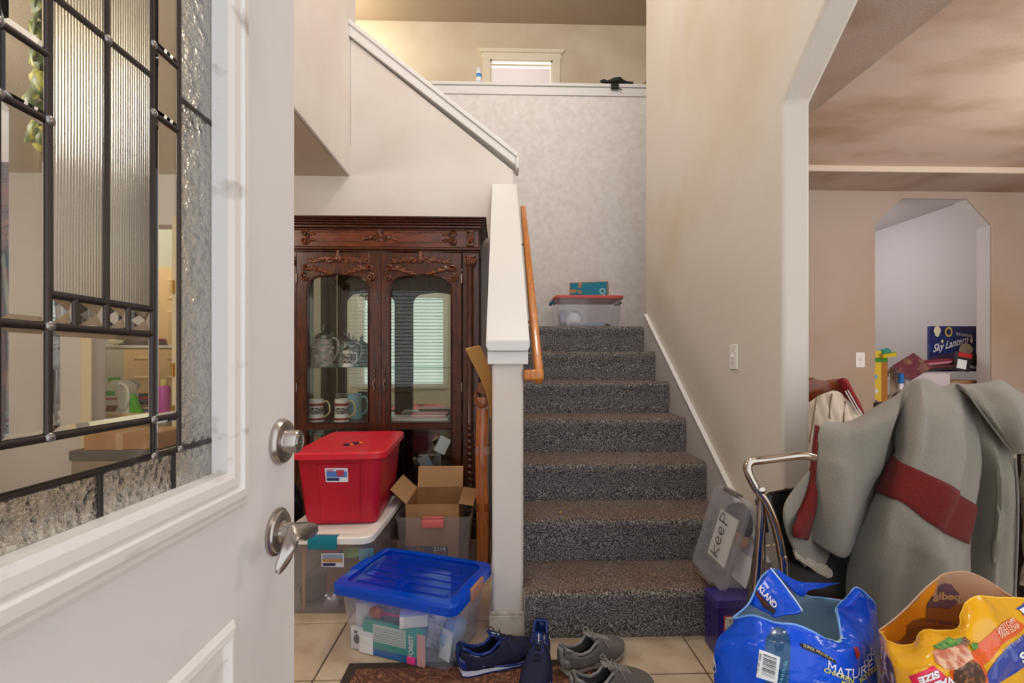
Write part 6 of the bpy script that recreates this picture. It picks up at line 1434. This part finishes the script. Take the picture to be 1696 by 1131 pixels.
pdecal('show_through_print', [(1488,1060),(1500,1048),(1499,1036),(1510,1027),(1531,1022),(1532,1004),(1545,1003),(1560,1000),(1580,1002),(1596,998),(1596,1010),(1590,1040),(1560,1046),(1530,1046),(1515,1068),(1495,1072)], bvb, INP, yb, off=.0018, L=6)
pdecal('show_through_cloud', [(1532,1005),(1534,998),(1541,988),(1551,984),(1553,970),(1562,965),(1574,967),(1580,976),(1587,982),(1590,994),(1582,1000),(1570,1008),(1556,1006),(1545,1002)], bvb, INV, yb, off=.0028, L=6)
tdecal('show_through_text', 'pedig', (1588,993), (1541,991), (1,-12), bvb, INT, yb, bold=.04, off=.0040, L=30)
tdecal('show_through_text', 'a fine go', (1584,1036), (1532,1027), (1,-6), bvb, INV, yb, bold=.02, off=.0040, L=30)
for k in range(4): pdecal('show_through_stripe', [(1502-1.5*k,1041+6*k),(1520,1036+6*k),(1560,1036+5*k),(1560,1037.5+5*k),(1520,1038+6*k),(1501-1.5*k,1043+6*k)], bvb, INV if k > 2 else mat('show_through_dark',(120,72,30),.55), yb, off=.0030, L=8)
m = MB(); m.tube(Gb[0], .0016, 6); obj('torn_edge', m, mat('tan_torn_edge',(220,176,140),.6), yb, smooth=60)
m = MB(); m.tube(G[0], .0016, 6); obj('torn_edge', m, mat('gold_torn_edge',(255,206,70),.4), yb, smooth=60)
ORG = mat('orange_bag_print', (226,88,22), .25, coat=.4); BLP = mat('blue_bag_print', (36,64,158), .25, coat=.4); RDB = mat('crimson_bag_print', (222,30,70), .3, coat=.3)
MEAT = mat('meat_print', (190,110,84), .4, var=(60,(226,180,150),.45,.6)); KIB = mat('kibble_print', (74,44,32), .4, var=(90,(150,96,60),.5,.6)); GRNP = mat('herb_print', (60,120,52), .4, var=(80,(110,160,70),.45,.6))
pdecal('orange_ribbon', [(1596,1100),(1612,1072),(1640,1048),(1660,1030),(1676,1022),(1696,1036),(1690,1046),(1660,1066),(1640,1092),(1618,1108)], bvf, ORG, yb, off=.0016, L=6)
pdecal('blue_ribbon', [(1628,1140),(1634,1112),(1650,1090),(1672,1068),(1700,1046),(1720,1034),(1730,1070),(1712,1092),(1680,1114),(1650,1132)], bvf, BLP, yb, off=.0017, L=6)
tdecal('printed_text', 'WHOLE GRAINS', (1688,1040), (1656,1056), (-6,-9), bvf, mat('peach_print',(246,206,176),.4), yb, bold=.02, off=.0028, L=30); tdecal('printed_text', 'PROTEIN', (1680,1030), (1652,1048), (-5,-8), bvf, mat('peach_print',(246,206,176),.4), yb, bold=.02, off=.0028, L=30)
tdecal('printed_text', 'LBS', (1714,1064), (1684,1084), (7,14), bvf, WTE, yb, bold=.04, off=.0030, L=30)
tdecal('printed_text', 'NEW LARGE BAG', (1704,1042), (1658,1076), (4,5), bvf, mat('pale_violet_print',(176,180,214),.4), yb, off=.0028, L=30)
pdecal('bowl_rim_print', [(1574,1145),(1572,1110),(1582,1094),(1604,1086),(1624,1096),(1634,1116),(1636,1145)], bvf, ORG, yb, off=.0018, L=6)
pdecal('kibble_print', [(1579,1142),(1577,1112),(1586,1098),(1604,1091),(1620,1100),(1629,1118),(1630,1142)], bvf, KIB, yb, off=.0026, L=6)
pdecal('meat_print', [(1548,1098),(1546,1080),(1560,1074),(1584,1066),(1598,1068),(1604,1080),(1610,1092),(1596,1100),(1580,1108),(1562,1106)], bvf, MEAT, yb, off=.0036, L=6)
pdecal('herb_print', [(1544,1074),(1556,1066),(1562,1070),(1572,1058),(1580,1062),(1594,1058),(1590,1068),(1576,1074),(1558,1078)], bvf, GRNP, yb, off=.0046, L=6); pdecal('herb_print', [(1604,1068),(1614,1064),(1616,1072),(1608,1078)], bvf, GRNP, yb, off=.0046, L=6)
pdecal('meat_bone_print', [(1588,1068),(1596,1056),(1604,1064),(1600,1072)], bvf, KIB, yb, off=.0050, L=6)
pdecal('value_block', [(1506,1120),(1532,1110),(1546,1103),(1560,1114),(1588,1142),(1520,1146)], bvf, RDB, yb, off=.0018, L=6)
tdecal('printed_text', 'SIZE', (1552,1110), (1520,1122), (3,10), bvf, WTE, yb, bold=.05, off=.0030, L=30); tdecal('printed_text', 'VALUE', (1574,1118), (1526,1136), (4,12), bvf, WTE, yb, bold=.05, off=.0030, L=30)
pdecal('white_star', [(1680,1008),(1690,1004),(1696,998),(1702,1004),(1716,1006),(1706,1014),(1694,1020),(1690,1012)], bvf, BLP, yb, off=.0018, L=6); pdecal('white_star_print', [(1686,1010),(1694,1006),(1702,1009),(1706,1014),(1694,1018)], bvf, WTE, yb, off=.0030, L=6)
pdecal('nutrition_side', [(1455,1068),(1462,1070),(1480,1100),(1486,1130),(1462,1140)], bvf, mat('pink_dark_print',(80,60,70),.4,var=(40,(220,190,190),.45,.6)), yb, off=.0018, L=6)
# ================================================================= LEFT: WHAT SHOWS THROUGH THE DOOR GLASS, AND THE FRONT WINDOW THE MIRROR SEES
CREAM = mat('cream_door_paint', (240,204,150), .45); 
lx0, lx1 = dxl, dxr
m = MB(); m.box(lx1-.012,lx1+.06,YS-.014,YS-.0005,0,2.10,bev=.003); m.box(lx0-.06,lx0+.012,YS-.014,YS-.0005,0,2.10,bev=.003); m.box(lx0-.06,lx1+.06,YS-.014,YS-.0005,2.035,2.10,bev=.003) if False else None
struct('trim_laundry_doorway', m, mat('cream_casing',(232,214,178),.45))
m = MB(); m.box(lx1-.014,lx1-.001,YS+.0,YS+.119,0,2.04); struct('trim_laundry_jamb', m, mat('cream_casing',(232,214,178),.45))
BRS = mat('bright_brass', (206,166,70), .25, 1)
jamb = bpy.data.objects['trim_laundry_jamb']
for py in (475,612,682):
    p = P(287,py,YS-.02); p.x = lx1; m = MB()
    m.box(p.x-.012,p.x-.001,p.y-.0025,p.y+.003,p.z-.045,p.z+.045); m.box(p.x+.001,p.x+.012,p.y-.0025,p.y+.003,p.z-.045,p.z+.045); m.tube([(p.x,p.y-.006,p.z-.046),(p.x,p.y-.006,p.z+.046)], .0055, 8)
    obj('hinge', m, BRS, jamb, smooth=50)
YL = 4.35
m = MB(); m.box(-4,-1.3,YL+.30,YL+.4,0,2.6); struct('wall_laundry', m, mat('pale_green_wall',(206,208,186),.6))
cd_ = thing('pantry_door', 'cream six-panel door closing the laundry behind the jug', 'door', (-2.6,YL+.28,0)); 
x0, x1 = P(205,600,YL+.26).x, P(330,600,YL+.26).x
m = MB(); m.box(x0,x1,YL+.255,YL+.295,.01,2.03,bev=.003); obj('door_slab', m, CREAM, cd_)
for i, (xa, xb) in enumerate(((x0+.10,(x0+x1)/2-.05),((x0+x1)/2+.05,x1-.10))):
    for za, zb in ((.25,.95),(1.10,1.60),(1.70,1.92)):
        m = MB(); m.loft([[(xa,YL+.254,za),(xb,YL+.254,za),(xb,YL+.254,zb),(xa,YL+.254,zb)],[(xa+.02,YL+.244,za+.02),(xb-.02,YL+.244,za+.02),(xb-.02,YL+.244,zb-.02),(xa+.02,YL+.244,zb-.02)],[(xa+.05,YL+.252,za+.05),(xb-.05,YL+.252,za+.05),(xb-.05,YL+.252,zb-.05),(xa+.05,YL+.252,zb-.05)]], False, True); obj('panel', m, CREAM, cd_)
YLs = 3.62
zsf = P(220,683,YLs).z
WSH = mat('white_shelf', (228,218,200), .5)
t = thing('laundry_counter', 'cream counter holding laundry things beyond the left doorway', 'counter', (-2.9,YLs+.25,0))
xa, xb = -3.7, -2.05
m = MB(); m.box(xa,xb,YLs-.08,YLs+.5,zsf-.03,zsf,bev=.004); obj('counter_top', m, CREAM, t)
for x in (xa, xb-.03): m = MB(); m.box(x,x+.03,YLs-.06,YLs+.48,0,zsf-.0305); obj('side_panel', m, CREAM, t)
zs_ = P(220,572,YLs).z
t = thing('wall_shelf', 'white shelf with folded cloth above the laundry counter', 'shelf', (-2.9,YLs+.25,zs_))
m = MB(); m.box(xa,xb,YLs-.02,YLs+.5,zs_-.02,zs_,bev=.003); obj('board', m, WSH, t)
for x in (xa+.02,xb-.04): m = MB(); m.box(x,x+.02,YLs+.0,YLs+.49,zsf+.001,zs_-.0205); obj('bracket', m, WSH, t)
GL_ = 'laundry things on the counter'
sc_ = lambda px, Y=YLs: P(px,600,Y).x
zb_ = zsf+.0006
# detergent jug
jx = sc_(201); t = thing('detergent_jug', 'white and green detergent jug with moulded handle, seen through door glass', 'jug', (jx,YLs+.0,zb_), 0, GL_)
JW = mat('jug_white', (226,224,206), .35); JG = mat('jug_green', (96,190,50), .35)
Hj = P(201,625,YLs).z-zb_; m = MB(); m.loft([[(x*1.0,y,z) for x,y,q in rring(w_,.12,.03,0)] for w_, z in ((.19,0),(.20,.02),(.20,Hj*.45),(.17,Hj*.75),(.09,Hj*.9),(.07,Hj*.93))]); obj('jug_body', m, JW, t, local=True, smooth=50)
m = MB(); m.loft([[(x-.055,y,z) for x,y,q in rring(.07,.07,.03,0)] for z in (Hj*.86,Hj*1.0)]); obj('cap', m, JG, t, local=True, smooth=50)
m = MB(); m.tube(spline([(.03,-.055,Hj*.80),(.085,-.058,Hj*.72),(.098,-.06,Hj*.42),(.07,-.06,Hj*.14),(.035,-.06,Hj*.2),(.03,-.06,Hj*.55)],4,True), .014, 8, closed=True); obj('handle', m, JW, t, local=True, smooth=60)
flat('green_label', [(-.095,-.0605,Hj*.5),(.0,-.0605,Hj*.5),(.0,-.0605,Hj*.62),(-.095,-.0605,Hj*.62)], JG, t); flat('red_label', [(-.085,-.0606,Hj*.38),(.01,-.0606,Hj*.38),(.01,-.0606,Hj*.44),(-.085,-.0606,Hj*.44)], solid('label_red',(190,90,70),.5), t); flat('brown_label', [(-.08,-.0606,Hj*.05),(.0,-.0606,Hj*.05),(.02,-.0606,Hj*.22),(-.06,-.0606,Hj*.22)], solid('label_brown',(130,84,56),.5), t)
def lone(mb, m_, loc, name, label, cat, group=GL_):
    o = obj(name, mb, m_, smooth=50); o.location = loc; return tag(o, label, cat, group)
lone(crumple(.09,.07,.055,.35,91), solid('white_plastic_bag',(220,224,218),.4), (sc_(196,YLs+.10),YLs+.17,zb_+.20-.06), 'plastic_bag', 'white crumpled plastic bag behind the top of the detergent jug', 'bag')
lone(bx(.2,.14,.138,.004), CREAM, (sc_(196,YLs+.10),YLs+.17,zb_), 'carton', 'cream carton standing behind the detergent jug', 'box')
m = MB(); m.prism([(0,0),(.085,0),(.02,.15),(0,.15)], -.02, .02, 'y', bev=.004); lone(m, JG, (sc_(222),YLs-.03,zb_), 'green_pouch', 'bright green pouch slanting beside the detergent jug', 'pouch')
cols = [(70,110,130),(206,180,140),(150,112,84),(84,72,62),(96,88,80),(172,58,60),(60,56,58)]
for k, c_ in enumerate(cols):
    lone(bx(.20-.006*k,.16,.019,.007), solid('folded_%d'%k,c_,.9), (sc_(243,YLs+.12),YLs+.12,zb_+.0195*k), 'folded_garment', 'folded garment in the counter stack, %s' % ('teal at the bottom','tan just above the teal','brown in the middle','dark brown above the brown','grey-brown near the top','red second from the top','dark one on top')[k], 'garment')
for k, c_ in enumerate([(96,88,78),(120,104,90),(170,60,66)]):
    lone(bx(.26-.01*k,.18,.020,.008), solid('upper_folded_%d'%k,c_,.9), (sc_(238,YLs+.12),YLs+.12,zs_+.0006+.0205*k), 'folded_garment', 'folded garment on the upper shelf, %s' % ('grey at the bottom','tan in the middle','red on top')[k], 'garment', 'garments on the upper shelf')
lone(crumple(.09,.06,.035,.3,95), solid('cream_towel',(228,222,186),.8), (sc_(200,YLs+.08),YLs+.08,zs_+.0006), 'towel', 'cream towel bundle at the left of the upper shelf', 'towel', 'garments on the upper shelf')
# pink bottle by the jamb
t = thing('shampoo_bottle', 'pink bottle standing by the hinged jamb, seen through door glass', 'bottle', (sc_(271,YLs-.02),YLs-.02,zb_), 0, GL_)
m = MB(); m.lathe([(.040,0),(.042,.01),(.042,.19),(.03,.21)], 18); obj('bottle', m, solid('magenta_bottle',(206,92,180),.35), t, local=True, smooth=50); m = MB(); m.lathe([(.022,.2101),(.022,.25),(.015,.26)], 14); obj('cap', m, solid('yellow_white_cap',(226,206,130),.4), t, local=True, smooth=50)
# boxes stacked in front of the wall at left, below
t = thing('carton', 'brown shipping carton low behind the left wall corner', 'box', (P(215,728,YS-.25).x,YS-.25,0), 0, 'cartons by the laundry doorway')
zt3 = P(215,716,YS-.35).z; m = MB(); m.box(-.22,.24,-.16,.16,.0005,zt3-.16,bev=.004); obj('body', m, mat('grey_carton',(150,132,112),.8), t, local=True); m = MB(); m.box(-.23,.25,-.165,.165,zt3-.1595,zt3-.10,bev=.004); obj('lid', m, mat('dark_tote_lid',(96,90,84),.5), t, local=True)
t = thing('carton', 'tan carton lying on the grey carton by the laundry doorway', 'box', (P(225,728,YS-.25).x,YS-.25,zt3-.0995), .06, 'cartons by the laundry doorway')
m = MB(); m.box(-.20,.22,-.14,.14,0,.10,bev=.003); obj('body', m, CARD, t, local=True); m = MB(); m.box(-.02,.02,-.1408,.1408,.0,.1006); obj('tape', m, mat('tan_tape',(190,160,120),.3), t, local=True)
# leafy green hanging seen at the top left
IV = mat('ivy_leaf', (84,104,44), .5, var=(30,(190,186,70),.5,.62))
t = thing('hanging_ivy', 'yellow-green leafy vine hanging at the left behind the door glass', 'plant', (-1.55,1.42,CE-.001))
vx, vy = P(62,60,1.45).x, 1.45
m = MB(); m.tube(spline([(vx,vy,CE-.002),(vx+.02,vy,2.2),(vx-.02,vy+.01,2.0),(vx+.01,vy,1.78)],5), .004, 6); obj('stem', m, solid('stem_green',(90,100,50),.7), t, smooth=60)
for k in range(14):
    z = 2.36-.042*k; s = (-1)**k; a = random.uniform(-.5,.5); mm = MB()
    M = Matrix.Translation((vx+s*.02,vy-.01,z)) @ Matrix.Rotation(a,4,'Z') @ Matrix.Rotation(s*.9+PI/2,4,'Y') @ Matrix.Rotation(.3,4,'X')
    mm.add([(0,0,0),(.03,0,.035),(.07,.008,.045),(.11,.012,.0),(.07,.008,-.045),(.03,0,-.035),(.05,-.008,0)], [(0,1,6),(1,2,6),(2,3,6),(3,4,6),(4,5,6),(5,0,6)], M); obj('leaf', mm, IV, t, smooth=60, solid=.001)
# front wall of the left room with its blinded window
wx0, wx1, wz0, wz1 = -2.05, -.85, .75, 2.05; yfw = -.5
m = MB(); m.box(-4,wx0,yfw-.1,yfw,0,CE); m.box(wx1,-.42,yfw-.1,yfw,0,CE); m.box(wx0,wx1,yfw-.1,yfw,0,wz0); m.box(wx0,wx1,yfw-.1,yfw,wz1,CE); struct('wall_front', m, WALL)
m = MB(); 
for a_, b_, c_, d_ in ((wx0-.07,wx0,wz0-.07,wz1+.07),(wx1,wx1+.07,wz0-.07,wz1+.07)): m.box(a_,b_,yfw,yfw+.018,c_,d_)
m.box(wx0,wx1,yfw,yfw+.018,wz1,wz1+.07); m.box(wx0,wx1,yfw,yfw+.03,wz0-.07,wz0); o = struct('window_1', m, TRIM)
m = MB(); m.box(wx0,wx1,yfw-.06,yfw-.055,wz0,wz1); obj('pane', m, CGL, o)
for k in range(26):
    z = wz0+.02+(wz1-wz0-.05)*k/25; m = MB(); m.box(wx0+.006,wx1-.006,-.012,.012,-.0008,.0008,M=Matrix.Translation((0,yfw-.03,z)) @ Matrix.Rotation(.5,4,'X')); obj('blind_slat', m, mat('blind_white',(232,228,214),.5), o)
